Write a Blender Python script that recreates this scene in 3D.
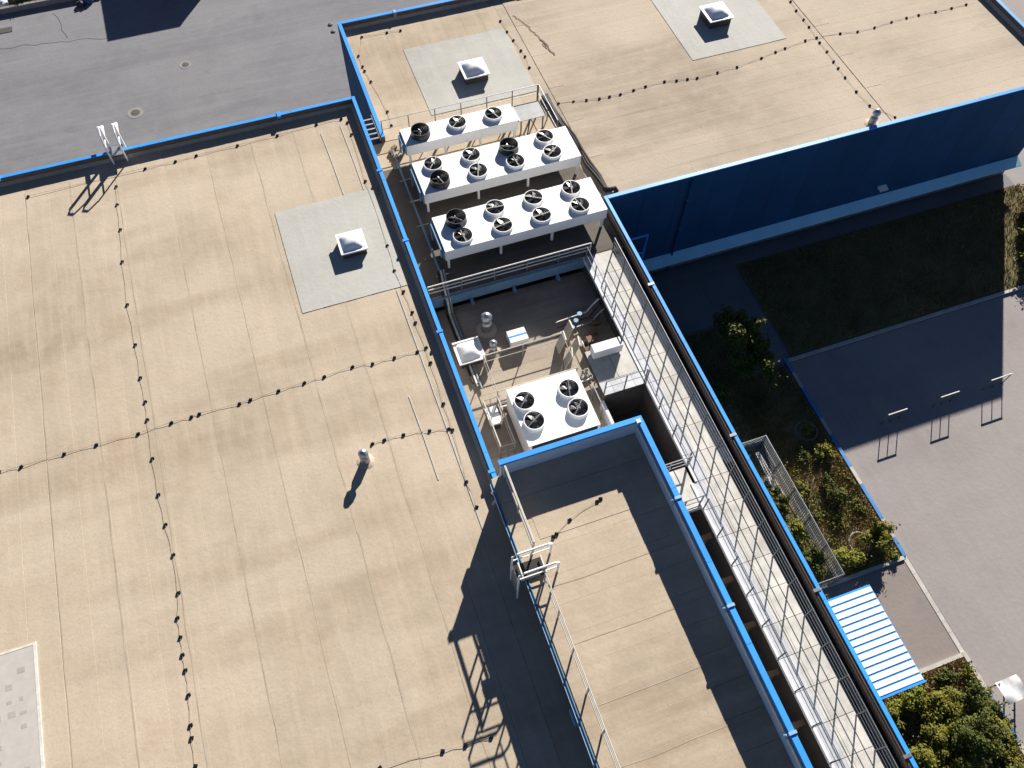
import bpy, bmesh, math, random
from mathutils import Vector, Matrix
rnd = random.Random(7)
S = bpy.context.scene
COL = S.collection
for o in list(bpy.data.objects): bpy.data.objects.remove(o)

# ------------------------------------------------------------------ camera
cam_d = bpy.data.cameras.new('camera'); cam = bpy.data.objects.new('camera', cam_d); COL.objects.link(cam)
# camera axes in the building's frame (X along the far parapet, Y away from the viewer, Z up)
RX = Vector((0.9426, -0.3339, 0.0131)); RY = Vector((0.2817, 0.8172, 0.5035)); RZ = Vector((-0.1790, -0.4708, 0.8639))
RZ.normalize(); RX = (RX - RZ * RX.dot(RZ)).normalized(); RY = RZ.cross(RX)
m = Matrix((RX, RY, RZ)).transposed().to_4x4(); m.translation = (0, 0, 30.0)
cam.matrix_world = m
cam_d.sensor_fit = 'HORIZONTAL'; cam_d.sensor_width = 36.0; cam_d.lens = 36.0 * 831.62 / 1024.0
cam_d.clip_end = 2000.0; cam_d.clip_start = 0.1
S.camera = cam
S.render.resolution_x = 1024; S.render.resolution_y = 768

# ------------------------------------------------------------------ sky, sun, exposure
SUN_EL = math.radians(24.0); SUN_AZ = math.radians(53.5)      # azimuth from +X, counter-clockwise
w = bpy.data.worlds.new('World'); S.world = w; w.use_nodes = True
nt = w.node_tree; bg = nt.nodes['Background']
sky = nt.nodes.new('ShaderNodeTexSky'); sky.sky_type = 'NISHITA'; sky.sun_disc = False
sky.sun_elevation = SUN_EL; sky.sun_rotation = math.radians(90) - SUN_AZ
sky.air_density = 0.36; sky.dust_density = 0.05; sky.ozone_density = 2.0
nt.links.new(sky.outputs['Color'], bg.inputs['Color']); bg.inputs['Strength'].default_value = 0.05
sd = bpy.data.lights.new('sun', 'SUN'); sd.energy = 5.0; sd.angle = math.radians(0.5); sd.color = (1.0, 0.94, 0.855)
so = bpy.data.objects.new('sun', sd); COL.objects.link(so); so.location = (60, 80, 60)
d = Vector((math.cos(SUN_EL) * math.cos(SUN_AZ), math.cos(SUN_EL) * math.sin(SUN_AZ), math.sin(SUN_EL)))
so.rotation_euler = d.to_track_quat('Z', 'Y').to_euler()
vs = S.view_settings; vs.view_transform = 'Standard'; vs.look = 'None'; vs.exposure = 1.25; vs.gamma = 1.0; vs.use_curve_mapping = False

# ------------------------------------------------------------------ levels (metres; big left roof = 0)
ZU = -1.0      # roof with the coolers, walkway
ZE = -0.6      # its parapet tops
ZD = -2.05     # sunken deck
ZP = -3.6      # light wells
ZT = 1.6       # raised block roof
ZTP = 2.66     # raised block parapet
ZG = -8.15     # ground

# ------------------------------------------------------------------ materials
def mat(name, col, rough=0.8, metal=0.0, var=0.0, scale=1.0, col2=None, objvar=0.0, bump=0.0, bscale=40.0, stretch=None, detail=6.0, spec=None, lo=0.3, hi=0.7):
    mt = bpy.data.materials.new(name); mt.use_nodes = True; N = mt.node_tree.nodes; Lk = mt.node_tree.links
    b = N['Principled BSDF']; b.inputs['Roughness'].default_value = rough; b.inputs['Metallic'].default_value = metal
    if spec is not None: b.inputs['Specular IOR Level'].default_value = spec
    geo = N.new('ShaderNodeNewGeometry'); src = geo.outputs['Position']
    if stretch:
        mp = N.new('ShaderNodeMapping'); mp.inputs['Scale'].default_value = stretch; Lk.new(src, mp.inputs['Vector']); src2 = mp.outputs['Vector']
    else: src2 = src
    cur = None
    if col2 is None: col2 = tuple(c * (1 - var) for c in col)
    if var > 0 or col2 != col:
        n = N.new('ShaderNodeTexNoise'); n.inputs['Scale'].default_value = scale; n.inputs['Detail'].default_value = detail; n.inputs['Roughness'].default_value = 0.62
        Lk.new(src2, n.inputs['Vector'])
        r = N.new('ShaderNodeMapRange'); r.inputs['From Min'].default_value = lo; r.inputs['From Max'].default_value = hi
        Lk.new(n.outputs['Fac'], r.inputs['Value'])
        mx = N.new('ShaderNodeMix'); mx.data_type = 'RGBA'; mx.inputs['A'].default_value = (*col, 1); mx.inputs['B'].default_value = (*col2, 1)
        Lk.new(r.outputs['Result'], mx.inputs['Factor']); cur = mx.outputs['Result']
    if objvar > 0:
        oi = N.new('ShaderNodeObjectInfo'); r = N.new('ShaderNodeMapRange'); r.inputs['To Min'].default_value = 1 - objvar; r.inputs['To Max'].default_value = 1 + objvar
        Lk.new(oi.outputs['Random'], r.inputs['Value'])
        hs = N.new('ShaderNodeHueSaturation'); Lk.new(r.outputs['Result'], hs.inputs['Value'])
        if cur: Lk.new(cur, hs.inputs['Color'])
        else: hs.inputs['Color'].default_value = (*col, 1)
        cur = hs.outputs['Color']
    if cur: Lk.new(cur, b.inputs['Base Color'])
    else: b.inputs['Base Color'].default_value = (*col, 1)
    if bump > 0:
        n = N.new('ShaderNodeTexNoise'); n.inputs['Scale'].default_value = bscale; n.inputs['Detail'].default_value = 4; Lk.new(src, n.inputs['Vector'])
        bp = N.new('ShaderNodeBump'); bp.inputs['Strength'].default_value = bump; bp.inputs['Distance'].default_value = 0.02
        Lk.new(n.outputs['Fac'], bp.inputs['Height']); Lk.new(bp.outputs['Normal'], b.inputs['Normal'])
    return mt

def membrane(name, base, dark, along, stain=(0.30, 0.20, 0.12), lift=1.2):
    """weathered mineral felt: grains, soft ponding bands, streaks along the rolls, rare stains"""
    mt = bpy.data.materials.new(name); mt.use_nodes = True; N = mt.node_tree.nodes; Lk = mt.node_tree.links
    b = N['Principled BSDF']; b.inputs['Roughness'].default_value = 0.92; b.inputs['Specular IOR Level'].default_value = 0.2
    geo = N.new('ShaderNodeNewGeometry')
    def noise(sc, scale3=(1, 1, 1), det=5, lo=.35, hi=.65):
        mp = N.new('ShaderNodeMapping'); mp.inputs['Scale'].default_value = scale3; Lk.new(geo.outputs['Position'], mp.inputs['Vector'])
        n = N.new('ShaderNodeTexNoise'); n.inputs['Scale'].default_value = sc; n.inputs['Detail'].default_value = det; n.inputs['Roughness'].default_value = .6
        Lk.new(mp.outputs['Vector'], n.inputs['Vector'])
        r = N.new('ShaderNodeMapRange'); r.inputs['From Min'].default_value = lo; r.inputs['From Max'].default_value = hi; Lk.new(n.outputs['Fac'], r.inputs['Value'])
        return r.outputs['Result']
    def mix(a, fac, colb, k=1.0):
        mu = N.new('ShaderNodeMath'); mu.operation = 'MULTIPLY'; mu.inputs[1].default_value = k; Lk.new(fac, mu.inputs[0])
        mx = N.new('ShaderNodeMix'); mx.data_type = 'RGBA'; Lk.new(mu.outputs[0], mx.inputs['Factor'])
        if isinstance(a, tuple): mx.inputs['A'].default_value = (*a, 1)
        else: Lk.new(a, mx.inputs['A'])
        mx.inputs['B'].default_value = (*colb, 1); return mx.outputs['Result']
    s_roll = (3.0, .25, 1) if along == 'Y' else (.25, 3.0, 1)
    s_cross = (.12, .9, 1) if along == 'Y' else (.10, 1.1, 1)
    pale = tuple(min(1, c * lift) for c in base)
    c = mix(base, noise(.14, (1, 1, 1), 4, .42, .68), dark, .75)
    c = mix(c, noise(.42, s_cross, 3, .46, .66), dark, .8)
    c = mix(c, noise(.06, (1, 1, 1), 3, .4, .62), pale, .45)
    c = mix(c, noise(1.0, s_roll, 5, .45, .72), pale, .36)
    c = mix(c, noise(1.4, (1, 1, 1), 6, .45, .75), pale, .35)
    c = mix(c, noise(.45, (1, 1, 1), 5, .60, .78), stain, .40)
    c = mix(c, noise(11, (1, 1, 1), 5, .45, .75), dark, .35)
    oi = N.new('ShaderNodeObjectInfo'); r = N.new('ShaderNodeMapRange'); r.inputs['To Min'].default_value = .98; r.inputs['To Max'].default_value = 1.02
    Lk.new(oi.outputs['Random'], r.inputs['Value']); hs = N.new('ShaderNodeHueSaturation'); Lk.new(r.outputs['Result'], hs.inputs['Value']); Lk.new(c, hs.inputs['Color'])
    Lk.new(hs.outputs['Color'], b.inputs['Base Color'])
    n = N.new('ShaderNodeTexNoise'); n.inputs['Scale'].default_value = 5; n.inputs['Detail'].default_value = 6; Lk.new(geo.outputs['Position'], n.inputs['Vector'])
    bp = N.new('ShaderNodeBump'); bp.inputs['Strength'].default_value = .25; bp.inputs['Distance'].default_value = .03
    Lk.new(n.outputs['Fac'], bp.inputs['Height']); Lk.new(bp.outputs['Normal'], b.inputs['Normal'])
    return mt

M = {}
BEIGE = (0.450, 0.378, 0.290); BEIGE_D = (0.295, 0.235, 0.165)
M['felt_y'] = membrane('roof_felt_lengthwise', BEIGE, BEIGE_D, 'Y')
M['felt_x'] = membrane('roof_felt_crosswise', BEIGE, BEIGE_D, 'X')
M['felt_far'] = membrane('greyer_roof_felt', (0.420, 0.356, 0.278), (0.235, 0.190, 0.138), 'X')
M['felt_grey'] = membrane('grey_roof_felt', (0.405, 0.40, 0.37), (0.335, 0.325, 0.295), 'Y', (0.33, 0.30, 0.25))
M['felt_brown'] = mat('brown_upstand_felt', (0.20, 0.125, 0.08), 0.9, var=.35, scale=1.5)
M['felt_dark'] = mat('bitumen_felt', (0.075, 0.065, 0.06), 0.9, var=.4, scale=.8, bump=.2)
M['felt_deck_shade'] = membrane('shade_toned_deck_felt', (0.135, 0.118, 0.10), (0.085, 0.075, 0.065), 'X')  # base colour darkened to deepen the shade around the coolers
M['felt_yard'] = membrane('shade_toned_yard_felt', (0.34, 0.29, 0.23), (0.20, 0.17, 0.14), 'X')  # beige toned down over the whole sunken deck to deepen its shade
M['lid_grey'] = mat('grey_tray_lid', (0.46, 0.48, 0.51), 0.6, var=.25, scale=3, objvar=.08)
M['face_pale'] = mat('pale_parapet_lining', (0.56, 0.68, 0.78), 0.5, var=.2, scale=2)
M['bitumen'] = mat('bare_bitumen', (0.035, 0.032, 0.03), 0.7, var=.3, scale=2)
M['blue_cap'] = mat('blue_coated_steel', (0.05, 0.32, 0.82), 0.35, var=.15, scale=1.2, objvar=.05)
M['blue_wall'] = mat('navy_cladding', (0.017, 0.072, 0.165), 0.85, var=.25, scale=.4, objvar=.06, spec=.15)
M['blue_pale'] = mat('pale_blue_steel', (0.30, 0.48, 0.66), 0.4, var=.2, scale=2)
M['band'] = mat('pale_blue_wall_band', (0.42, 0.80, 0.97), 0.75, var=.12, scale=1)
M['plinth'] = mat('concrete_plinth', (0.22, 0.21, 0.20), 0.9, var=.3, scale=2)
M['wall_grey'] = mat('grey_render', (0.34, 0.34, 0.35), 0.9, var=.25, scale=.7)
M['wall_pale'] = mat('pale_panel', (0.62, 0.63, 0.66), 0.6, var=.22, scale=2.2, objvar=.05)
M['white'] = mat('white_coated_steel', (0.80, 0.80, 0.79), 0.45, var=.10, scale=1.3, col2=(0.42, 0.37, 0.31), lo=.60, hi=.95)
M['white_old'] = mat('weathered_white_paint', (0.70, 0.68, 0.63), 0.6, var=.3, scale=4)
M['cream'] = mat('cream_painted_tube', (0.50, 0.47, 0.41), 0.55, var=.25, scale=5)
M['galv'] = mat('galvanised_steel', (0.42, 0.44, 0.46), 0.42, metal=.75, var=.3, scale=5)
M['galv_d'] = mat('dull_grey_steel', (0.16, 0.17, 0.18), 0.55, metal=.4, var=.3, scale=4)
M['steel_blue'] = mat('blue_grey_steel', (0.16, 0.30, 0.44), 0.5, metal=.1, var=.25, scale=3)
M['black'] = mat('black_plastic', (0.012, 0.012, 0.013), 0.42)
M['blade'] = mat('fan_blade_black', (0.02, 0.022, 0.025), 0.28)
M['dark_in'] = mat('dark_fan_throat', (0.010, 0.012, 0.015), 0.8)
M['holder'] = mat('matt_black_plastic', (0.014, 0.014, 0.015), 0.95, spec=.05)
M['rubber'] = mat('black_insulation', (0.03, 0.028, 0.027), 0.85, var=.4, scale=6)
M['acrylic'] = mat('opal_acrylic', (0.82, 0.84, 0.86), 0.3, var=.08, scale=2)
M['slab'] = mat('walkway_slab', (0.575, 0.555, 0.51), 0.85, var=.35, scale=1.8, objvar=.09, bump=.15)
M['slab_grey'] = mat('walkway_edge_plate', (0.50, 0.515, 0.55), 0.6, var=.3, scale=2.5, objvar=.09)
M['asphalt'] = membrane('old_asphalt', (0.188, 0.187, 0.199), (0.130, 0.129, 0.140), 'X', (0.09, 0.088, 0.093), 1.25)
M['lot'] = membrane('pale_asphalt', (0.275, 0.25, 0.243), (0.222, 0.202, 0.197), 'Y', (0.17, 0.155, 0.15), 1.14)
M['drive'] = membrane('driveway_asphalt', (0.225, 0.195, 0.18), (0.18, 0.156, 0.143), 'X', (0.15, 0.13, 0.12), 1.1)
M['path'] = mat('path_asphalt', (0.17, 0.17, 0.175), 0.92, var=.2, scale=.6)
M['kerb'] = mat('concrete_kerb', (0.48, 0.45, 0.41), 0.85, var=.25, scale=3, objvar=.06)
M['kerb_blue'] = mat('blue_painted_kerb', (0.05, 0.22, 0.52), 0.7, var=.3, scale=3)
M['paint'] = mat('white_road_paint', (0.72, 0.72, 0.70), 0.7, var=.3, scale=5)
M['lawn'] = mat('dry_lawn', (0.30, 0.20, 0.10), 0.95, col2=(0.10, 0.10, 0.035), var=.5, scale=1.3, bump=.5, bscale=12, detail=9)
M['lawn_g'] = mat('green_lawn', (0.085, 0.095, 0.03), 0.95, col2=(0.16, 0.115, 0.05), var=.5, scale=.9, bump=.5, bscale=12, detail=9)
M['blades'] = mat('grass_blades', (0.13, 0.115, 0.035), 0.85, col2=(0.36, 0.25, 0.11), var=.5, scale=.6)
M['leaf_o'] = mat('olive_leaves', (0.075, 0.09, 0.014), 0.75, col2=(0.19, 0.16, 0.025), var=.5, scale=2.2, spec=.15)
M['leaf_d'] = mat('dark_leaves', (0.032, 0.048, 0.010), 0.75, col2=(0.105, 0.11, 0.018), var=.5, scale=2.2, spec=.15)
M['leaf_y'] = mat('yellow_green_leaves', (0.10, 0.135, 0.016), 0.75, col2=(0.21, 0.18, 0.025), var=.5, scale=2.2, spec=.15)
M['bark'] = mat('bark', (0.09, 0.065, 0.045), 0.9, var=.4, scale=8)
M['iron'] = mat('cast_iron', (0.07, 0.065, 0.06), 0.7, var=.3, scale=6)
M['concrete'] = mat('manhole_concrete', (0.25, 0.24, 0.22), 0.9, var=.25, scale=3)
M['crack'] = mat('tar_crack', (0.05, 0.048, 0.05), 0.8)
M['tarp'] = mat('pale_tarpaulin', (0.62, 0.61, 0.61), 0.6, var=.2, scale=3)
M['denim'] = mat('blue_denim', (0.035, 0.075, 0.19), 0.85)
M['jacket'] = mat('dark_jacket', (0.03, 0.032, 0.045), 0.85)
M['skin'] = mat('tan_sack', (0.42, 0.25, 0.14), 0.7)
M['rubbish'] = mat('white_offcuts', (0.66, 0.66, 0.66), 0.6, var=.3, scale=6, objvar=.1)
M['copper'] = mat('conductor_wire', (0.26, 0.21, 0.16), 0.7, metal=.1)
M['mark'] = mat('faded_brown_mark', (0.38, 0.345, 0.305), 0.9, var=.2, scale=4)
M['pale_sheet'] = mat('pale_roof_sheet', (0.46, 0.435, 0.40), 0.8, var=.14, scale=3)

# ------------------------------------------------------------------ mesh helpers
class MB:
    def __init__(s): s.v = []; s.f = []
    def add(s, vs, fs):
        n = len(s.v); s.v += [tuple(p) for p in vs]; s.f += [tuple(i + n for i in f) for f in fs]; return s
    def box(s, x0, x1, y0, y1, z0, z1):
        return s.add([(x0, y0, z0), (x1, y0, z0), (x1, y1, z0), (x0, y1, z0), (x0, y0, z1), (x1, y0, z1), (x1, y1, z1), (x0, y1, z1)],
                     [(0, 3, 2, 1), (4, 5, 6, 7), (0, 1, 5, 4), (1, 2, 6, 5), (2, 3, 7, 6), (3, 0, 4, 7)])
    def obox(s, c, sx, sy, sz, rz=0, rx=0, ry=0):
        R = Matrix.Rotation(rz, 3, 'Z') @ Matrix.Rotation(ry, 3, 'Y') @ Matrix.Rotation(rx, 3, 'X'); c = Vector(c)
        b = MB().box(-sx / 2, sx / 2, -sy / 2, sy / 2, -sz / 2, sz / 2)
        return s.add([c + R @ Vector(p) for p in b.v], b.f)
    def tube(s, pts, r, n=6, closed=False):
        pts = [Vector(p) for p in pts]; k = len(pts); rings = []
        up = None
        for i, p in enumerate(pts):
            a = pts[(i - 1) % k] if (i > 0 or closed) else p; b = pts[(i + 1) % k] if (i < k - 1 or closed) else p
            t = (b - a).normalized()
            if up is None or abs(up.dot(t)) > .95: up = Vector((0, 0, 1)) if abs(t.z) < .9 else Vector((1, 0, 0))
            u = t.cross(up).normalized(); v = u.cross(t); up = v
            rings.append([p + (u * math.cos(2 * math.pi * j / n) + v * math.sin(2 * math.pi * j / n)) * r for j in range(n)])
        vs = [q for rg in rings for q in rg]; fs = []
        for i in range(k if closed else k - 1):
            for j in range(n): a = i * n + j; b = i * n + (j + 1) % n; c = ((i + 1) % k) * n + (j + 1) % n; d_ = ((i + 1) % k) * n + j; fs.append((a, b, c, d_))
        if not closed: fs += [tuple(range(n))[::-1], tuple((k - 1) * n + j for j in range(n))]
        return s.add(vs, fs)
    def lathe(s, c, prof, n=16, cap=True):
        c = Vector(c); vs = []; fs = []
        for r, z in prof:
            vs += [c + Vector((r * math.cos(2 * math.pi * j / n), r * math.sin(2 * math.pi * j / n), z)) for j in range(n)]
        for i in range(len(prof) - 1):
            for j in range(n): fs.append((i * n + j, i * n + (j + 1) % n, (i + 1) * n + (j + 1) % n, (i + 1) * n + j))
        if cap: fs += [tuple(range(n))[::-1], tuple((len(prof) - 1) * n + j for j in range(n))]
        return s.add(vs, fs)
    def poly(s, pts, z0, z1):
        n = len(pts); vs = [(x, y, z0) for x, y in pts] + [(x, y, z1) for x, y in pts]
        return s.add(vs, [tuple(range(n))[::-1], tuple(range(n, 2 * n))] + [(i, (i + 1) % n, n + (i + 1) % n, n + i) for i in range(n)])
def wloc(o):
    v = Vector((0, 0, 0))
    while o is not None: v += o.location; o = o.parent
    return v
def mesh_of(name, mb, material, off=(0, 0, 0), smooth=False):
    me = bpy.data.meshes.new(name); o = Vector(off)
    me.from_pydata([tuple(Vector(p) - o) for p in mb.v], [], mb.f); me.materials.append(M[material] if isinstance(material, str) else material)
    if smooth:
        for p in me.polygons: p.use_smooth = True
    me.update(); return me
def part(name, mb, material, parent, smooth=False, label=None, at=None):
    """a mesh whose coordinates are given in the world; becomes a child of parent"""
    at = wloc(parent) if at is None else Vector(at)
    ob = bpy.data.objects.new(name, mesh_of(name, mb, material, at, smooth)); COL.objects.link(ob)
    ob.parent = parent; ob.location = at - wloc(parent)
    if label: ob['label'] = label
    return ob
def inst(name, me, parent, loc, rz=0, scale=None):
    ob = bpy.data.objects.new(name, me); COL.objects.link(ob); ob.parent = parent
    ob.location = Vector(loc) - wloc(parent); ob.rotation_euler = (0, 0, rz)
    if scale: ob.scale = scale
    return ob
def tag(o, label, cat, group=None):
    o['label'] = label; o['category'] = cat
    if group: o['group'] = group
    return o
def thing(name, label, cat, loc=(0, 0, 0), group=None):
    o = bpy.data.objects.new(name, None); COL.objects.link(o); o.location = loc; o.empty_display_size = .3
    return tag(o, label, cat, group)
def single(name, mb, material, label, cat, loc=(0, 0, 0), group=None, smooth=False):
    o = bpy.data.objects.new(name, mesh_of(name, mb, material, loc, smooth)); COL.objects.link(o); o.location = loc
    return tag(o, label, cat, group)
def struct(name, mb, material, parent=None):
    o = bpy.data.objects.new(name, mesh_of(name, mb, material)); COL.objects.link(o)
    if parent: o.parent = parent
    else: o['kind'] = 'structure'
    return o
def copy_tree(o, parent=None):
    c = o.copy(); COL.objects.link(c); c.parent = parent
    for ch in list(o.children): copy_tree(ch, c)
    return c

# ================================================================== GROUND
struct('ground', MB().box(-260, 260, -200, 330, ZG - .5, ZG), 'asphalt')
lot = struct('parking_lot', MB().box(22.55, 42.3, -60, 17.1, ZG - .3, ZG + .004).box(42.31, 90, -60, 60, ZG - .3, ZG + .004), 'lot')
struct('driveway', MB().box(14.3, 22.25, .95, 5.6, ZG - .3, ZG + .006), 'drive')
struct('pavement', MB().box(14.3, 42.3, 24.05, 25.0, ZG - .3, ZG + .05).box(20.3, 22.6, 17.2, 24.04, ZG - .3, ZG + .05).box(14.3, 20.29, 20.6, 24.04, ZG - .3, ZG + .05), 'path')
def lawn(name, x0, x1, y0, y1, m_, z=.06):
    """gently uneven turf sheet"""
    mb = MB(); nx = max(2, int((x1 - x0) / .7)); ny = max(2, int((y1 - y0) / .7)); rr = random.Random(int(x0 * 7 + y0))
    vs = [(x0 + (x1 - x0) * i / nx, y0 + (y1 - y0) * j / ny, ZG + z + (rr.uniform(-.02, .05) if 0 < i < nx and 0 < j < ny else 0)) for j in range(ny + 1) for i in range(nx + 1)]
    mb.add(vs, [(j * (nx + 1) + i, j * (nx + 1) + i + 1, (j + 1) * (nx + 1) + i + 1, (j + 1) * (nx + 1) + i) for j in range(ny) for i in range(nx)])
    return struct(name, mb, m_)
lawn('lawn', 14.3, 22.2, 5.72, 17.1, 'lawn'); lawn('lawn', 14.3, 20.2, 17.1, 20.5, 'lawn_g')
lawn('lawn', 14.3, 22.2, -30, .85, 'lawn_g'); lawn('lawn', 22.85, 36.9, 17.4, 24.0, 'lawn_g'); lawn('lawn', 36.9, 42.6, 17.4, 24.0, 'lawn_g')
lawn('lawn', -40, -9.0, 61.35, 90, 'lawn_g')
# kerbs made of stones, painted blue and white along the parking lot
kb = bpy.data.objects.new('kerb', None); COL.objects.link(kb); kb.location = (22.4, 6, ZG); kb['kind'] = 'structure'
stone = MB().box(-.09, .09, -.495, .495, 0, .13)
k_w = mesh_of('kerb_stone', stone, 'kerb'); k_b = mesh_of('kerb_stone', stone, 'kerb_blue')
for i in range(12): inst('kerb_stone', k_b if i % 3 != 1 else k_w, kb, (22.4, 6.2 + i * .98, ZG - .02 + rnd.uniform(-.008, .008)), 0, (1, .985, 1))
for i in range(5): inst('kerb_stone', k_w, kb, (22.4, 1.45 + i * .96, ZG - .11), 0, (1.2, .96, 1))
for i in range(16): inst('kerb_stone', k_b if i % 4 in (2, 3) else k_w, kb, (22.4, .5 - i, ZG - .02))
k2 = bpy.data.objects.new('kerb', None); COL.objects.link(k2); k2.location = (30, 17.25, ZG); k2['kind'] = 'structure'
for i in range(20): inst('kerb_stone', k_w, k2, (23.0 + i, 17.25, ZG - .01), math.pi / 2)
k3 = bpy.data.objects.new('kerb', None); COL.objects.link(k3); k3.location = (-20, 61.25, ZG); k3['kind'] = 'structure'
k_d = mesh_of('kerb_stone', MB().box(-.12, .12, -.495, .495, 0, .4), 'plinth')  # stones darker and taller to give the verge its shadow line
for i in range(30): inst('kerb_stone', k_d, k3, (-9.5 - i, 61.25, ZG - .01), math.pi / 2)
k4 = bpy.data.objects.new('kerb', None); COL.objects.link(k4); k4.location = (20, .9, ZG); k4['kind'] = 'structure'
for i in range(8): inst('kerb_stone', k_w, k4, (14.9 + i * .99, .9, ZG - .03), math.pi / 2); inst('kerb_stone', k_w, k4, (14.9 + i * .99, 5.66, ZG - .03), math.pi / 2)
# cracks and patches in the asphalt
def ribbon(pts, wd, z):
    mb = MB()
    for (x0, y0), (x1, y1) in zip(pts, pts[1:]):
        dx, dy = x1 - x0, y1 - y0; l = math.hypot(dx, dy); nx, ny = -dy / l * wd / 2, dx / l * wd / 2
        mb.add([(x0 + nx, y0 + ny, z), (x0 - nx, y0 - ny, z), (x1 - nx, y1 - ny, z), (x1 + nx, y1 + ny, z)], [(0, 1, 2, 3)])
    return mb
def wiggle(p, q, n, a):
    r = random.Random(int(p[0] * 31 + q[1] * 17)); return [(p[0] + (q[0] - p[0]) * i / n + r.uniform(-a, a), p[1] + (q[1] - p[1]) * i / n + r.uniform(-a, a)) for i in range(n + 1)]
ck = MB()
for p, q, n, a in [((-18, 57.6), (-9.3, 56.2), 14, .18), ((-12, 57), (-12.6, 60), 6, .15)]:
    b = ribbon(wiggle(p, q, n, a), .05, ZG + .004); ck.add(b.v, b.f)
struct('asphalt_crack', ck, 'crack')
struct('road_marking', MB().box(23.35, 30, -1.55, -1.35, ZG, ZG + .009), 'paint')

def manhole(x, y, r, label):
    t = thing('manhole', label, 'manhole', (x, y, ZG), 'manholes in the rear yard')
    part('concrete_collar', MB().lathe((x, y, ZG), [(r * 1.7, -.02), (r * 1.7, .012), (r, .012), (r, -.02)], 18), 'concrete', t)
    part('iron_cover', MB().lathe((x, y, ZG), [(r * .96, -.02), (r * .96, .008), (.001, .02)], 18), 'iron', t)
manhole(-8.42, 48.02, .3, 'manhole with a pale worn collar behind the roof ladder')
manhole(-4.67, 51.67, .24, 'smaller manhole further out in the rear yard, below the dark shadow')
single('storm_drain', MB().box(-16.4, -15.5, 58.95, 59.5, ZG - .02, ZG + .03), 'iron', 'dark storm drain grate in the yard near the grass verge', 'drain', (-15.95, 59.2, ZG))
for i, (x, y) in enumerate([(5.62, 51.9), (5.6, 52.7)]):
    single('drain_cover', MB().lathe((x, y, ZG), [(.17, 0), (.17, .05), (.1, .07), (.02, .075)], 10), 'iron', ['small dark drain cap beside the building corner, nearer one', 'small dark drain cap beside the building corner, farther one'][i], 'drain', (x, y, ZG), 'drain caps by the corner')

# ================================================================== LEFT BUILDING (big beige roof, level 0)
lb = thing('flat_roofed_building', 'large low building with wide beige felt roof and blue parapet cap on the left', 'building', (-12, 12, ZG))
LX0, LX1, LY0, LY1 = -30.0, 4.2, -14.0, 34.95; PT = .4
part('wall', MB().box(LX0, LX1 - .02, LY0, LY1 - .02, ZG, -.25), 'wall_grey', lb)
part('roof_slab', MB().box(LX0, LX1 - .01, LY0, LY1 - .01, -.249, -.02), 'felt_y', lb)
part('parapet', MB().box(LX0, LX1 - .2, LY1 - .20, LY1 - .03, -.02, PT - .05).box(LX1 - .2, LX1 - .03, LY0, LY1 - .03, -.02, PT - .05), 'felt_brown', lb)
def cap_run(par, p, q, wd, z, material='blue_cap', seg=3.0, th=.05, lip=.09):
    """pressed metal coping in lengths, with a joint between lengths"""
    p = Vector((*p, 0)); q = Vector((*q, 0)); l = (q - p).length; n = max(1, round(l / seg)); a = math.atan2(q.y - p.y, q.x - p.x)
    for i in range(n):
        c = p + (q - p) * ((i + .5) / n); s = l / n - .012
        mb = MB().obox((0, 0, -th / 2), s, wd, th).obox((0, wd / 2 - .008, -th - lip / 2), s, .016, lip).obox((0, -wd / 2 + .008, -th - lip / 2), s, .016, lip)
        inst('coping', mesh_of('coping', mb, material), par, (c.x, c.y, z + rnd.uniform(-.004, .004)), a)
cap_run(lb, (LX0, LY1 - .09), (LX1 - .2, LY1 - .09), .17, PT)
cap_run(lb, (LX1 - .09, LY1), (LX1 - .09, LY0), .17, PT + .003)
# felt strips, rolled out lengthwise; each strip laps the next
def strips(par, x0, x1, y0, y1, z, along, wd, ln, m_, jitter=.25, seed=1):
    r = random.Random(seed)
    A0, A1, B0, B1 = (x0, x1, y0, y1) if along == 'Y' else (y0, y1, x0, x1)
    n = max(1, round((A1 - A0) / wd)); k = 0
    for i in range(n):
        a0 = A0 + (A1 - A0) * i / n; a1 = A0 + (A1 - A0) * (i + 1) / n
        cuts = [B0]; b = B0 + ln * r.uniform(.35, 1)
        while b < B1 - 2: cuts.append(b); b += ln * r.uniform(.95, 1.05)
        cuts.append(B1)
        for b0, b1 in zip(cuts, cuts[1:]):
            lap = .05 if a1 < A1 - .01 else 0; e = r.uniform(-jitter, jitter) * .06
            zt = z
            if along == 'Y': v = [(a0, b0, z - .015), (a1, b0, z - .015), (a1, b1, z - .015), (a0, b1, z - .015), (a0, b0, zt), (a1 - .012, b0, zt + .006), (a1 - .012 , b1, zt + .006), (a0, b1, zt)]
            else: v = [(b0, a0, z - .015), (b1, a0, z - .015), (b1, a1, z - .015), (b0, a1, z - .015), (b0, a0, zt), (b1, a0, zt), (b1, a1 - .012, zt + .006), (b0, a1 - .012, zt + .006)]
            mb = MB().add(v, [(0, 3, 2, 1), (4, 5, 6, 7), (0, 1, 5, 4), (1, 2, 6, 5), (2, 3, 7, 6), (3, 0, 4, 7)])
            part('felt_strip', mb, m_, par); k += 1
M['lap'] = mat('dirty_lap_bead', (0.30, 0.245, 0.18), 0.95, var=.35, scale=.7, col2=(0.42, 0.36, 0.285), lo=.35, hi=.6, spec=.1)
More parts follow.
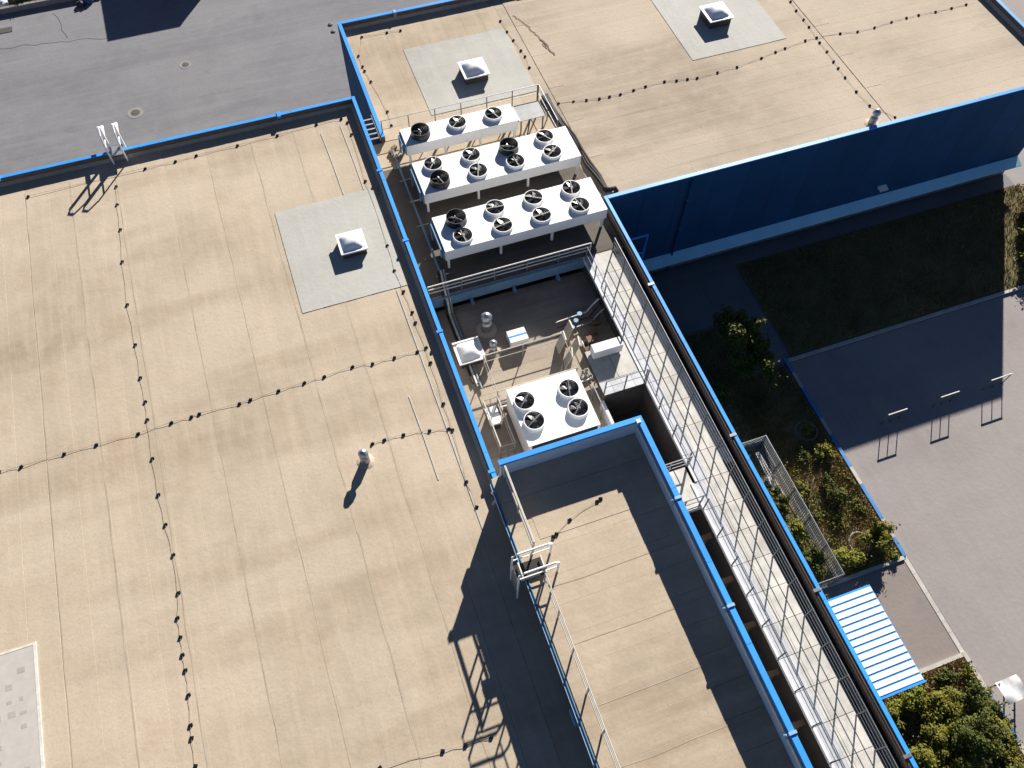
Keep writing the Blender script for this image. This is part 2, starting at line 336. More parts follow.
def lap_seams(par, lines, z, wd=.05):
    for p, q in lines:
        e = rnd.uniform(-.12, .12); wd_ = wd * rnd.uniform(.5, 1.0)
        p, q = ((p[0] + e, p[1]), (q[0] + e * .8, q[1])) if abs(p[0] - q[0]) < .5 else ((p[0], p[1] + e), (q[0], q[1] + e * .8))
        n = max(4, int(math.hypot(q[0] - p[0], q[1] - p[1]) / 1.1)); part('lap_seam', ribbon(wiggle(p, q, n, .03), wd_, z), 'lap', par)
lap_seams(lb, [((-20.9 + 2.155 * i, -1.5), (-20.9 + 2.155 * i, 33.9 - (5 if i in (3, 7) else 0))) for i in range(11)], .0105)
strips(lb, -22, LX1 - .21, -2, LY1 - .21, 0, 'Y', 1.08, 9.5, 'felt_y', seed=3)
def fillet(par, p, q, z, side, m_='felt_y', s=.13):
    """sloping felt fillet where the roof meets a parapet"""
    (x0, y0), (x1, y1) = p, q; sx, sy = side
    part('felt_fillet', MB().add([(x0, y0, z + s * 1.1), (x1, y1, z + s * 1.1), (x0 + sx * s, y0 + sy * s, z + .008), (x1 + sx * s, y1 + sy * s, z + .008)], [(0, 1, 3, 2)]), m_, par)
fillet(lb, (-22, LY1 - .205), (LX1 - .205, LY1 - .205), 0, (0, -1)); fillet(lb, (LX1 - .205, -2), (LX1 - .205, LY1 - .205), 0, (-1, 0))
# grey felt patch with a skylight; narrow paler seam strips
def patch(par, x0, x1, y0, y1, z, m_='felt_grey', n=4):
    for i in range(n):
        a = x0 + (x1 - x0) * i / n; b = x0 + (x1 - x0) * (i + 1) / n
        part('grey_felt_sheet', MB().box(a, b, y0 + rnd.uniform(0, .02), y1 - rnd.uniform(0, .05), z + .005, z + .022 + .001 * (i % 2)), m_, par)
patch(lb, -1.25, 3.5, 22.7, 28.85, 0, n=5)
for x0, y0, x1, y1 in [(2.0, 33.3, 2.1, 28.9), (3.05, 33.5, 3.1, 28.9), (2.0, 17.2, 2.06, 13.2), (2.98, 22.6, 3.05, 10.5)]:
    part('seam_tape', ribbon([(x0, y0), ((x0 + x1) / 2 + .02, (y0 + y1) / 2), (x1, y1)], .055, .024), 'pale_sheet', lb)
for x, y in [(.25, 34.84), (-13.2, 34.84), (-22, 34.84)]: part('coping_clip', MB().box(x - .09, x + .09, y - .18, y + .16, PT - .09, PT + .035), 'blue_cap', lb)
for y in (29.5, 24.9, 19.6, 12.7): part('coping_clip', MB().box(LX1 - .26, LX1 + .02, y - .06, y + .06, PT - .09, PT + .025), 'blue_cap', lb)
# pale sheet at the left border of the roof with faded marks
pp = part('pale_sheet', MB().box(-17.2, -13.15, 4.2, 11.85, .012, .05), 'pale_sheet', lb)
part('pale_edge_strip', MB().box(-13.16, -13.06, 4.2, 11.93, .012, .058).box(-17.2, -13.161, 11.84, 11.91, .012, .0575), 'white_old', lb)
for i in range(9):
    for j in range(11):
        if rnd.random() < .6:
            x = -16.9 + i * .4 + rnd.uniform(-.04, .04); y = 6.3 + j * .47; a = rnd.uniform(.12, .26); b = rnd.uniform(.1, .22)
            part('faded_mark', MB().box(x, x + a, y, y + b, .05, .053), 'mark', pp)

# ================================================================== UPPER / RIGHT BUILDING (level ZU)
ub = thing('blue_clad_building', 'navy clad building with L shaped beige roof and blue parapet caps behind the coolers', 'building', (26, 32, ZG))
UX0, UX1, UY0, UY1 = 4.89, 42.3, 25.07, 42.34
part('wall', MB().box(UX0 + .04, UX1 - .04, UY0 + .05, UY1 - .04, ZG + .4, ZU - .2), 'blue_wall', ub)
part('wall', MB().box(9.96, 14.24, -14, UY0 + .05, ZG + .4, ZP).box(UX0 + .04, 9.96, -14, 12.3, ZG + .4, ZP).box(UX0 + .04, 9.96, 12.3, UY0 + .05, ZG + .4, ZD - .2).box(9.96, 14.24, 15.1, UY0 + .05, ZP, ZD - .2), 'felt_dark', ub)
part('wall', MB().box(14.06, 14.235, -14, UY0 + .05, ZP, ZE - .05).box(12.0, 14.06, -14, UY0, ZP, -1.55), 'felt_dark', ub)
part('plinth', MB().box(UX0 + .06, UX1 - .06, UY0 + .07, UY1 - .06, ZG, ZG + .4).box(UX0 + .06, 14.22, -14, UY0 + .07, ZG, ZG + .4), 'plinth', ub)
# cladding cassettes on the long front, a pale band below
npan = 14; wpan = (UX1 - 14.3) / npan
for i in range(npan):
    x0 = 14.3 + i * wpan
    part('cladding_panel', MB().box(x0 + .008, x0 + wpan - .008, UY0 - .01, UY0 + .05, -6.57, ZE - .06), 'blue_wall', ub)
for i in range(7):
    x0 = 14.3 + i * (UX1 - 14.3) / 7; x1 = x0 + (UX1 - 14.3) / 7
    part('pale_band', MB().add([(x0 + .005, UY0 + .05, -6.58), (x1 - .005, UY0 + .05, -6.58), (x0 + .005, UY0 - .02, -6.58), (x1 - .005, UY0 - .02, -6.58), (x0 + .005, UY0 - .6, -6.83), (x1 - .005, UY0 - .6, -6.83), (x0 + .005, UY0 - .6, -6.88), (x1 - .005, UY0 - .6, -6.88), (x0 + .005, UY0 + .05, -6.88), (x1 - .005, UY0 + .05, -6.88)], [(0, 2, 3, 1), (2, 4, 5, 3), (4, 6, 7, 5), (6, 8, 9, 7), (0, 8, 6, 4, 2), (1, 3, 5, 7, 9)]), 'band', ub)  # band sloped out almost flat so it catches more sky light
for i in range(12): part('cladding_panel', MB().box(14.236, 14.29, 25.0 - (i + 1) * 3.2 + .008, 25.0 - i * 3.2 - .008, ZG + .4, ZE - .06), 'blue_wall', ub)
for i in range(5): part('cladding_panel', MB().box(UX0 - .01, UX0 + .04, 25.5 + i * 3.36 + .008, 25.5 + (i + 1) * 3.36 - .008, ZG + .4, (ZE if i > 2 else ZU) - .06), 'blue_wall', ub)
part('roof_slab', MB().box(UX0 + .02, UX1 - .02, UY0 + .055, UY1 - .02, ZU - .2, ZU - .02).box(4.26, 14.0, 22.35, UY0 + .055, ZU - .2, ZU - .02).box(4.26, UX0 + .02, UY0 + .055, 32.7, ZU - .2, ZU - .02), 'felt_x', ub)
part('parapet', MB().box(UX0 + .03, UX0 + .2, 32.75, UY1 - .03, ZU - .02, ZE - .05).box(UX0 + .2, UX1 - .2, UY1 - .2, UY1 - .03, ZU - .02, ZE - .05).box(UX1 - .2, UX1 - .03, UY0 + .2, UY1 - .03, ZU - .02, ZE - .05).box(14.2, UX1 - .03, UY0 + .03, UY0 + .199, ZU - .02, ZE - .05), 'felt_brown', ub)
part('parapet_lining', MB().box(14.03, 14.06, -14, UY0, -.86, ZE - .1), 'felt_brown', ub)
cap_run(ub, (14.33, UY0 + .1), (UX1, UY0 + .1), .2, ZE)
cap_run(ub, (UX0 + .1, 32.7), (UX0 + .1, UY1), .2, ZE); cap_run(ub, (UX0 + .2, UY1 - .1), (UX1 - .2, UY1 - .1), .2, ZE); cap_run(ub, (UX1 - .1, UY1), (UX1 - .1, UY0 + .22), .2, ZE)
cap_run(ub, (14.24, UY0 + .2), (14.24, -14), .15, ZE + .004)
for y in (19.6, 11.4, 4.55, -1.5): part('coping_clip', MB().box(14.0, 14.3, y - .06, y + .06, ZE - .12, ZE + .03), 'galv', ub)
part('coping_clip', MB().box(8.15, 8.3, UY1 - .22, UY1 + .02, ZE - .3, ZE + .03), 'blue_pale', ub)
strips(ub, 14.0, UX1 - .21, UY0 + .21, UY1 - .21, ZU, 'X', 1.05, 11, 'felt_far', seed=11)
strips(ub, UX0 + .21, 14.0, 32.75, UY1 - .21, ZU, 'Y', 1.08, 9, 'felt_y', seed=12)
strips(ub, 4.26, 14.0, 22.4, 30.75, ZU, 'X', 1.05, 8, 'felt_deck_shade', seed=13)
strips(ub, 4.26, 14.0, 30.76, 32.7, ZU, 'X', 1.0, 8, 'felt_x', seed=16)
fillet(ub, (UX0 + .205, UY1 - .205), (UX1 - .2, UY1 - .205), ZU, (0, -1)); fillet(ub, (UX1 - .205, UY0 + .2), (UX1 - .205, UY1 - .2), ZU, (-1, 0))
# darker valley strips with patched streaks
for xv, wv in [(14.55, .9), (31.0, .95)]:
    for i in range(6):
        y0 = 25.5 + i * 2.75
        part('valley_sheet', MB().box(xv, xv + wv + rnd.uniform(-.05, .12), y0 + .01, y0 + 2.74, ZU + .009, ZU + .022 + .003 * (i % 2)), 'felt_far', ub)
for k, (p_, q_) in enumerate([((14.75, 40.2), (15.3, 38.9)), ((15.25, 38.8), (15.75, 37.0)), ((15.5, 37.4), (15.85, 36.2))]): part('torn_felt', ribbon(wiggle(p_, q_, 9, .05), .13 - .03 * k, ZU + .026 + .004 * k), 'felt_brown', ub)
patch(ub, 7.9, 13.85, 33.8, 39.4, ZU, n=6); patch(ub, 23.0, 28.95, 33.35, 39.2, ZU, n=6)
# sunken deck and light wells
part('deck_floor', MB().box(4.26, 9.96, 12.3, 22.33, ZD - .2, ZD - .02).box(9.96, 12.0, 15.1, 22.33, ZD - .2, ZD - .02), 'felt_dark', ub)
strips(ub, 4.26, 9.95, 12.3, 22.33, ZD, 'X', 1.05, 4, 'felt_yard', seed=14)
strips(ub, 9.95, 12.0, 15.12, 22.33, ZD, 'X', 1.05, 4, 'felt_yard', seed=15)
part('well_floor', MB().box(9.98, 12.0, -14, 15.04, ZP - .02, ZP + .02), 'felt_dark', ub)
part('deck_edge_beam', MB().box(4.26, 12.2, 22.22, 22.345, ZU - .62, ZU - .02), 'steel_blue', ub)
for x in (6.3, 8.4, 10.6):
    part('bracket', MB().add([(x - .06, 22.22, ZU - .5), (x + .06, 22.22, ZU - .5), (x + .06, 21.85, ZU - .62), (x - .06, 21.85, ZU - .62), (x - .06, 22.22, ZD + .1), (x + .06, 22.22, ZD + .1)], [(0, 1, 2, 3), (3, 2, 5, 4), (0, 3, 4), (1, 5, 2), (0, 4, 5, 1)]), 'steel_blue', ub)
# walkway roof along the right side
part('walkway_slab', MB().box(11.98, 13.41, -14, 22.34, ZU - .3, ZU - .03).box(11.76, 11.98, -14, 10.9, ZU - .3, ZU - .03).box(10.0, 11.98, 9.14, 10.9, ZU - .3, ZU - .03).box(9.98, 11.98, 15.05, 17.4, ZU - .3, ZU - .03), 'felt_dark', ub)
sl = mesh_of('walkway_plate', MB().box(-.43, .46, -.6, .6, -.03, 0), 'slab'); sg = mesh_of('edge_plate', MB().box(-.24, .24, -.6, .6, -.03, .0), 'slab_grey')
for i in range(28):
    y = 21.72 - i * 1.22; xs = 12.0 if y > 10.7 else 11.78
    inst('walkway_plate', sl, ub, (12.92, y, ZU + rnd.uniform(-.002, .004)))
    inst('edge_plate', sg, ub, (xs + .245, y, ZU + rnd.uniform(-.002, .004)), 0, (1.0 if y > 10.7 else 1.0, 1, 1))
    if y < 10.7: inst('walkway_plate', sl, ub, (12.37, y, ZU + .001), 0, (.23, 1, 1))
    part('edge_kerb', MB().box(xs - .1, xs, y - .6, y + .6, ZU - .14, ZU + .04), 'wall_pale', ub)
for i in range(2): inst('walkway_plate', sl, ub, (10.6 + i * .78, 10.02, ZU + .002), 0, (.88, 1.42, 1))
for i in range(2): inst('walkway_plate', sl, ub, (10.45 + i * .95, 16.55, ZU + .002), 0, (1.04, 1.38, 1))
for i in range(4): part('edge_plate', MB().box(9.99 + i * .49, 9.99 + (i + 1) * .49 - .01, 15.06, 15.7, ZU - .03, ZU + .003 * (i % 2)), 'slab_grey', ub)
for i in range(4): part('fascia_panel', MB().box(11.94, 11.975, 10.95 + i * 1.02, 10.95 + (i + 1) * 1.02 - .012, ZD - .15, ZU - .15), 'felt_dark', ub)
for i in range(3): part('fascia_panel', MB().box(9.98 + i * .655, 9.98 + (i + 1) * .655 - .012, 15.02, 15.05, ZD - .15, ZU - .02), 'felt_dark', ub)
for i in range(2): part('fascia_panel', MB().box(10.0 + i * .94, 10.0 + (i + 1) * .94 - .012, 9.105, 9.14, ZU - .35, ZU - .02), 'wall_pale', ub)
part('upstand', MB().box(9.84, 9.96, 12.35, 15.0, ZD, ZU - .3), 'wall_pale', ub)
for i in range(9): part('column', MB().box(11.2, 11.5, 7.9 - i * 1.85, 8.2 - i * 1.85, ZP, ZU - .75).box(10.7, 11.75, 7.95 - i * 1.85, 8.15 - i * 1.85, ZU - .75, ZU - .6), 'felt_brown', ub)
# cable tray in the gutter behind the railing
tr = thing('cable_tray', 'long grey cable tray between the walkway railing and the blue edge cap', 'cable tray', (13.65, 10, -1.5))
part('tray_channel', MB().box(13.44, 13.84, -14, 22.2, -1.34, -1.3).box(13.44, 13.46, -14, 22.2, -1.3, -1.12).box(13.82, 13.85, -14, 22.2, -1.3, -1.05), 'galv', tr)
for i in range(4): part('cable', MB().tube([(13.51 + i * .085, 22, -1.24), (13.51 + i * .085 + .01, 4, -1.24), (13.51 + i * .085, -13.5, -1.24)], .035, 6), ['galv', 'rubber', 'galv', 'galv_d'][i], tr)
for i in range(15): part('tray_lid', MB().box(13.42, 13.818, 21.9 - (i + 1) * .76 + .01, 21.9 - i * .76 - .01, -1.12, -1.105), 'lid_grey', tr)
for i in range(18): part('tray_bracket', MB().box(13.38, 14.0, 21.5 - i * 2, 21.56 - i * 2, -1.5, -1.34), 'galv_d', tr)

# ------------------------------------------------------------------ railings
def railing(name, label, p, q, z, h, spacing, rails, mat_post, mat_rail, rp=.022, rr=.02, group=None, top=None, dashed=False):
    p = Vector((*p, z)); q = Vector((*q, z)); l = (q - p).length; n = max(1, round(l / spacing))
    t = thing(name, label, 'railing', (p + q) / 2, group)
    pm = mesh_of('post', MB().box(-rp, rp, -rp, rp, 0, h), mat_post)
    for i in range(n + 1): inst('post', pm, t, p + (q - p) * (i / n))
    for k, rz in enumerate(rails):
        m_ = top if (top and k == len(rails) - 1) else mat_rail
        part('rail', MB().tube([p + Vector((0, 0, rz)), q + Vector((0, 0, rz))], rr * (1.25 if k == len(rails) - 1 else 1), 6), m_, t)
    return t
railing('walkway_railing', 'grey railing of five rails along the right side of the walkway', (13.38, 22.2), (13.38, -13.2), ZU, 1.0, 1.22, (.25, .5, .75, 1.0), 'galv_d', 'galv_d', top='galv', rr=.013)
railing('walkway_railing', 'dark railing on the left edge of the upper walkway beside the sunken deck', (11.95, 22.1), (11.95, 17.6), ZU, 1.0, 1.22, (.5, 1.0), 'galv_d', 'galv_d', rr=.015)
railing('walkway_railing', 'dark railing along the walkway edge above the square light well', (11.95, 15.1), (11.95, 11.0), ZU, 1.0, 1.22, (.5, 1.0), 'galv_d', 'galv_d', rr=.015)
railing('walkway_railing', 'dark railing on the walkway edge beside the raised block below the footbridge', (11.72, 9.0), (11.72, -13.1), ZU, 1.0, 1.22, (.5, 1.0), 'galv_d', 'galv_d', rr=.015)
railing('bridge_railing', 'short pale railing across the far side of the footbridge', (10.1, 10.86), (11.9, 10.86), ZU, 1.0, .9, (.35, .7, 1.0), 'galv', 'galv', rr=.02)
railing('bridge_railing', 'short railing across the near side of the footbridge', (10.1, 9.18), (11.6, 9.18), ZU, 1.0, .75, (.5, 1.0), 'galv_d', 'galv_d', rr=.018)
railing('crosswalk_railing', 'thin dark railing on the near edge of the cross platform by the split unit', (10.0, 15.15), (11.9, 15.15), ZU, 1.0, .8, (.5, 1.0), 'galv_d', 'galv_d', rr=.015)
railing('roof_railing', 'thin grey railing on the roof edge behind the coolers', (5.05, 33.0), (13.55, 33.0), ZU, 1.15, 1.41, (.6, 1.15), 'galv_d', 'galv', rr=.017)
railing('roof_railing', 'short grey railing returning beside the rearmost cooler', (13.6, 33.0), (13.6, 30.2), ZU, 1.15, 1.4, (.6, 1.15), 'galv_d', 'galv', rr=.017)
railing('deck_railing', 'white three bar railing in front of the nearest eight fan cooler', (4.35, 22.45), (12.3, 22.45), ZU, .78, 1.45, (.3, .54, .78), 'galv', 'white_old', rr=.03)

# ================================================================== RAISED BLOCK
tb = thing('raised_roof_block', 'raised block with beige roof and tall blue capped parapet before the four fan unit', 'building', (7, 4, 0))
TX0, TX1, TY1 = 4.0, 9.77, 12.06
part('wall', MB().box(TX0, TX1 - .03, -14, TY1 - .03, ZP, ZT - .25), 'wall_grey', tb)
part('wall', MB().box(4.18, TX1 - .03, TY1 - .17, TY1 - .02, ZT - .25, ZTP - .05).box(TX1 - .17, TX1 - .02, -14, TY1 - .02, ZT - .25, ZTP - .05), 'face_pale', tb)
part('roof_slab', MB().box(3.8, TX1 - .17, -14, TY1 - .17, ZT - .25, ZT - .02), 'felt_x', tb)
part('fascia', MB().box(3.77, 3.80, -14, TY1 - .3, ZT - .24, ZT + .02), 'steel_blue', tb)
part('gutter', MB().box(3.68, 3.77, -14, TY1 - .35, ZT - .12, ZT - .10).box(3.68, 3.70, -14, TY1 - .35, ZT - .10, ZT - .01), 'blue_pale', tb)
strips(tb, 3.8, TX1 - .175, -10, TY1 - .175, ZT, 'X', 1.02, 12, 'felt_x', seed=21)
lap_seams(tb, [((4.4, 7.4 - 2.04 * i), (9.5, 7.4 - 2.04 * i)) for i in range(6)], ZT + .0105, .04)
cap_run(tb, (4.1, TY1 - .1), (TX1, TY1 - .1), .2, ZTP, seg=2.9); cap_run(tb, (TX1 - .1, TY1 - .2), (TX1 - .1, -14), .2, ZTP + .003)
part('parapet_rail', MB().box(TX1 - .27, TX1 - .21, -14, TY1 - .3, ZTP - .32, ZTP - .16), 'white_old', tb)
for y in (8.6, 4.55, .4, -3.6): part('coping_clip', MB().lathe((TX1 - .28, y, ZTP - .22), [(.09, -.1), (.12, 0), (.1, .1), (.03, .16)], 10).box(TX1 - .24, TX1 + .03, y - .05, y + .05, ZTP - .06, ZTP + .05), 'blue_pale', tb)
part('coping_clip', MB().box(TX1 - .28, TX1 - .12, TY1 - .28, TY1 - .14, ZTP - .06, ZTP + .05), 'white', tb)
part('ridge_sheet', MB().box(4.7, 9.55, 9.1, 10.3, ZT + .004, ZT + .012), 'felt_x', tb)
for y in (3.2, .6): part('gutter_bracket', MB().box(3.6, 3.78, y - .25, y + .25, ZT - .45, ZT - .08), 'steel_blue', tb)
part('downpipe', MB().tube([(3.72, 11.4, ZT - .1), (3.72, 11.55, ZT - .5), (3.92, 11.6, .8), (3.92, 11.6, .25), (3.7, 11.5, .08)], .06, 8), 'white_old', tb)
railing('edge_railing', 'cream tube railing along the left edge of the raised block beyond the ladder', (4.28, 11.8), (4.28, 8.75), ZT, 1.0, 1.5, (.5, 1.0), 'cream', 'cream', rr=.04, rp=.03)
railing('edge_railing', 'grey tube railing along the left edge of the raised block nearer than the ladder', (4.28, 7.6), (4.28, -8), ZT, 1.0, 1.3, (.35, .7, 1.0), 'cream', 'cream', rr=.02, rp=.024)
# step-over ladder to the raised block
ld = thing('roof_ladder', 'white step over ladder with looped handrails on the left edge of the raised block', 'ladder', (3.6, 8.2, 0))
for y in (8.52, 7.82):
    part('handrail', MB().tube([(4.85, y, ZT), (4.85, y, ZT + .95), (4.72, y, ZT + 1.05), (3.6, y, ZT + 1.05), (3.42, y, ZT + .9), (3.4, y, ZT), (3.4, y, .02)], .04, 8), 'white', ld)
    part('midrail', MB().tube([(4.85, y, ZT + .55), (3.4, y, ZT + .55)], .025, 6), 'white', ld)
for i in range(7): part('rung', MB().tube([(3.4, 8.52, .25 + i * .27), (3.4, 7.82, .25 + i * .27)], .018, 6), 'galv', ld)
part('step_plate', MB().box(3.45, 4.5, 7.86, 8.48, ZT + .05, ZT + .09), 'rubber', ld)
for x in (3.62, 4.45): part('plate_bar', MB().tube([(x, 7.84, ZT + .2), (x, 8.5, ZT + .2)], .03, 6), 'white_old', ld)
# ladder over the far parapet of the left roof
l2 = thing('wall_ladder', 'white caged wall ladder rising over the far blue edge of the left roof', 'ladder', (-7.7, 35.2, ZG))
for x in (-8.02, -7.36):
    part('stile', MB().box(x - .07, x + .07, 35.16, 35.24, ZG + .3, 1.7), 'white', l2)
    part('handrail', MB().tube([(x, 35.2, 1.68), (x, 35.05, 1.78), (x, 34.65, 1.62), (x, 34.42, 1.2), (x, 34.42, .02)], .045, 6), 'white', l2)
    part('grab_bar', MB().tube([(x, 35.2, 1.0), (x, 34.42, 1.0)], .03, 6), 'white', l2)
    part('wing_plate', MB().box(x - .1, x + .02, 35.3, 36.15, .9, 1.0), 'white', l2)
for i in range(28): part('rung', MB().tube([(-8.02, 35.2, ZG + .5 + i * .3), (-7.36, 35.2, ZG + .5 + i * .3)], .016, 5), 'galv', l2)
part('landing_plate', MB().box(-8.0, -7.38, 34.5, 35.14, PT + .02, PT + .06), 'galv', l2)
# ladder in the slot between the two buildings
l3 = thing('slot_ladder', 'short ladder with pale rungs in the slot between the two roofs', 'ladder', (4.6, 33.0, ZU))
for i in range(5): part('rung', MB().box(4.27, 4.8, 32.75 + i * .36, 32.83 + i * .36, -.72, -.66), 'galv', l3)
for x in (4.25, 4.8): part('stile', MB().box(x, x + .04, 32.6, 34.5, -.76, -.64), 'galv_d', l3)

# ================================================================== COOLERS
blade_mb = MB()
blade_mb.add([(.09, -.07, .05), (.38, -.15, .02), (.42, .02, .05), (.38, .12, .09), (.09, .07, .10)], [(0, 1, 2, 3, 4)])
ME_blade = mesh_of('blade', blade_mb, 'blade')
def fan_meshes(r, h, shroud):
    ring = MB().lathe((0, 0, 0), [(r + .05, 0), (r + .02, h * .6), (r + .02, h), (r - .01, h), (r - .02, 0)], 22, cap=False)
    throat = MB().lathe((0, 0, 0), [(r - .012, .012), (r - .012, h * .97)], 22, cap=False)
    disc = MB().lathe((0, 0, 0), [(r - .015, .008), (r - .02, .010)], 22)
    return mesh_of('fan', ring, shroud, smooth=False), mesh_of('throat', throat.add(disc.v, disc.f), 'dark_in')
ME_motor = mesh_of('motor', MB().lathe((0, 0, 0), [(.11, 0), (.11, .13), (.06, .16), (.005, .165)], 12), 'galv_d')
FAN_W = fan_meshes(.44, .17, 'white'); FAN_K = fan_meshes(.45, .34, 'black'); FAN_S = fan_meshes(.42, .2, 'white')
def strut_mesh(r, h, m_): return mesh_of('strut', MB().obox((0, 0, h * .93), 2 * r, .045, .03), m_)
ST_W = strut_mesh(.44, .17, 'cream'); ST_S = strut_mesh(.42, .2, 'galv_d')
def guard_mesh(r, h):
    mb = MB()
    for k in range(1, 6):
        rr_ = r * k / 5.2; mb.tube([(rr_ * math.cos(a * math.pi / 9), rr_ * math.sin(a * math.pi / 9), h + .03 * (1 - (k / 5) ** 2)) for a in range(18)], .006, 3, closed=True)
    return mesh_of('wire_guard', mb, 'black')
GD_W = guard_mesh(.44, .17); GD_K = guard_mesh(.45, .34); GD_S = guard_mesh(.42, .2)
def add_fan(par, x, y, z, kind, rot):
    (mr, mt_), st, gd, h = {'w': (FAN_W, ST_W, GD_W, .17), 'k': (FAN_K, ST_S, GD_K, .34), 's': (FAN_S, ST_S, GD_S, .2)}[kind]
    f = inst('fan', mr, par, (x, y, z), rot)
    def sub(n, me, z_, rz=0):
        o = bpy.data.objects.new(n, me); COL.objects.link(o); o.parent = f; o.location = (0, 0, z_); o.rotation_euler = (0, 0, rz); return o
    sub('throat', mt_, 0); sub('motor', ME_motor, .02)
    for k in range(5): sub('blade', ME_blade, h * .35, k * 2 * math.pi / 5)
    sub('strut', st, 0, .35 if kind == 'w' else 1.2); sub('wire_guard', gd, 0)
    if kind == 'k': f['label'] = 'taller black fan shroud'
def cooler(label, x0, x1, y0, y1, fans, top=.3, h=.62, legs=5):
    t = thing('roof_cooler', label, 'cooler', ((x0 + x1) / 2, (y0 + y1) / 2, ZU), 'white dry coolers in a row')
    n = max(2, round((x1 - x0) / 1.97))
    part('casing', MB().box(x0, x1, y0, y1, top - h, top - .03), 'white', t)
    for i in range(n):
        a = x0 + (x1 - x0) * i / n; b = x0 + (x1 - x0) * (i + 1) / n
        part('top_panel', MB().box(a + .006, b - .006, y0 - .03, y1 + .03, top - .03, top), 'white', t)
        part('side_panel', MB().box(a + .006, b - .006, y0 - .02, y0 - .002, top - h - .02, top - .04), 'white', t)
    part('coil', MB().box(x0 + .08, x1 - .08, y0 + .08, y1 - .08, top - h - .06, top - h), 'galv_d', t)
    part('end_plate', MB().box(x0 - .06, x0 - .002, y0 + .04, y1 - .04, top - h + .02, top - .08), 'steel_blue', t)
    for i in range(legs):
        x = x0 + .15 + (x1 - x0 - .3) * i / (legs - 1)
        for y in (y0 + .08, y1 - .08): part('leg', MB().box(x - .05, x + .05, y - .05, y + .05, ZU + .01, top - h - .06), 'white', t)
    part('header_pipe', MB().tube([(x0 - .12, y0 + .25, top - h), (x0 - .12, y0 + .25, top - .12), (x0 - .12, y1 - .25, top - .12), (x0 - .12, y1 - .25, top - h - .3), (x0 - .12, y1 - .25, ZU + .06)], .05, 7), 'steel_blue', t)
    for x, y, k in fans: add_fan(t, x, y, top - .001, k, rnd.uniform(0, 6))
FX = (6.64, 8.58, 10.50, 12.43)
cooler('nearest white cooler with eight fans, a tall black shroud at its rear left corner', 5.6, 13.62, 23.75, 25.85, [(FX[0], 25.32, 'k'), (FX[0], 24.3, 'w')] + [(x, y, 'w') for x in FX[1:] for y in (25.42, 24.29)], legs=4)
cooler('middle white cooler with eight fans, two of them in tall black shrouds', 5.68, 13.74, 27.38, 29.5, [(FX[0], 29.05, 'w'), (FX[0], 27.92, 'k'), (FX[1], 29.03, 'w'), (FX[1], 27.93, 'w'), (FX[2], 28.92, 'k'), (FX[2], 27.94, 'w'), (FX[3], 29.05, 'w'), (FX[3], 27.95, 'w')], legs=4)
cooler('rearmost narrow white cooler with a single row of three fans', 5.75, 11.64, 30.72, 31.92, [(6.66, 31.3, 'k'), (8.62, 31.4, 'w'), (10.54, 31.4, 'w')], legs=4)
# hose bundle, cabinet and pipework by the coolers
hp = [(13.95, 33.25), (14.02, 32.2), (14.12, 31.0), (14.25, 29.9), (14.3, 28.9), (14.32, 27.8), (14.42, 26.9), (14.5, 26.1), (14.62, 25.75)]
t = thing('insulated_pipe', 'wavy black insulated pipe run along the right ends of the coolers', 'pipe', (14.2, 29, ZU))
for k in range(3): part('hose', MB().tube([(x + k * .11 + .05 * math.sin(i * 2.1 + k), y, ZU + .1 + .05 * math.sin(i * 1.3 + k)) for i, (x, y) in enumerate(hp)], .075, 7), 'rubber', t, smooth=True)
part('elbow', MB().tube([(14.5, 26.0, ZU + .12), (14.7, 25.75, ZU + .2), (15.0, 25.75, ZU + .2), (15.05, 25.6, ZU + .05)], .13, 8), 'rubber', t, smooth=True)
t = thing('service_platform', 'small grey grating platform between the rearmost cooler and the roof railing end', 'platform', (12.6, 31.5, ZU))
part('grating', MB().box(11.85, 13.25, 31.0, 32.1, -.14, -.1), 'galv_d', t); part('edge_frame', MB().tube([(11.83, 30.98, -.1), (13.27, 30.98, -.1), (13.27, 32.12, -.1), (11.83, 32.12, -.1)], .025, 5, closed=True), 'galv', t)
for x in (11.95, 13.15):
    for y in (31.1, 32.0): part('leg', MB().box(x - .03, x + .03, y - .03, y + .03, ZU + .01, -.14), 'galv_d', t)
part('brace', MB().tube([(12.4, 31.0, -.14), (12.1, 30.6, ZU + .05)], .035, 5), 'rubber', t)
t = thing('pipework', 'thin pale pipes crossing the floor left of the coolers', 'pipe', (5.2, 27, ZU))
for y in (30.6, 29.7, 26.6, 23.4): part('pipe', MB().tube([(UX0 + .1, y, ZU + .12), (5.6, y + .02, ZU + .12)], .03, 6), 'galv', t)
part('pipe', MB().tube([(5.25, 31.8, ZU + .15), (5.25, 23.0, ZU + .15)], .05, 6), 'steel_blue', t)
for i in range(5):
    x = 5.1 + rnd.uniform(-.1, .3); y = 31.2 + i * .22
    single('loose_block', MB().obox((x, y, ZU + .09), .28, .18, .16, rnd.uniform(0, 3)), 'felt_brown', ['brown block left of the rearmost cooler, ' + s for s in ('nearest of five', 'second of five from the front', 'third of five', 'fourth of five from the front', 'farthest of five')][i], 'block', (x, y, ZU), 'loose blocks by the cooler end')

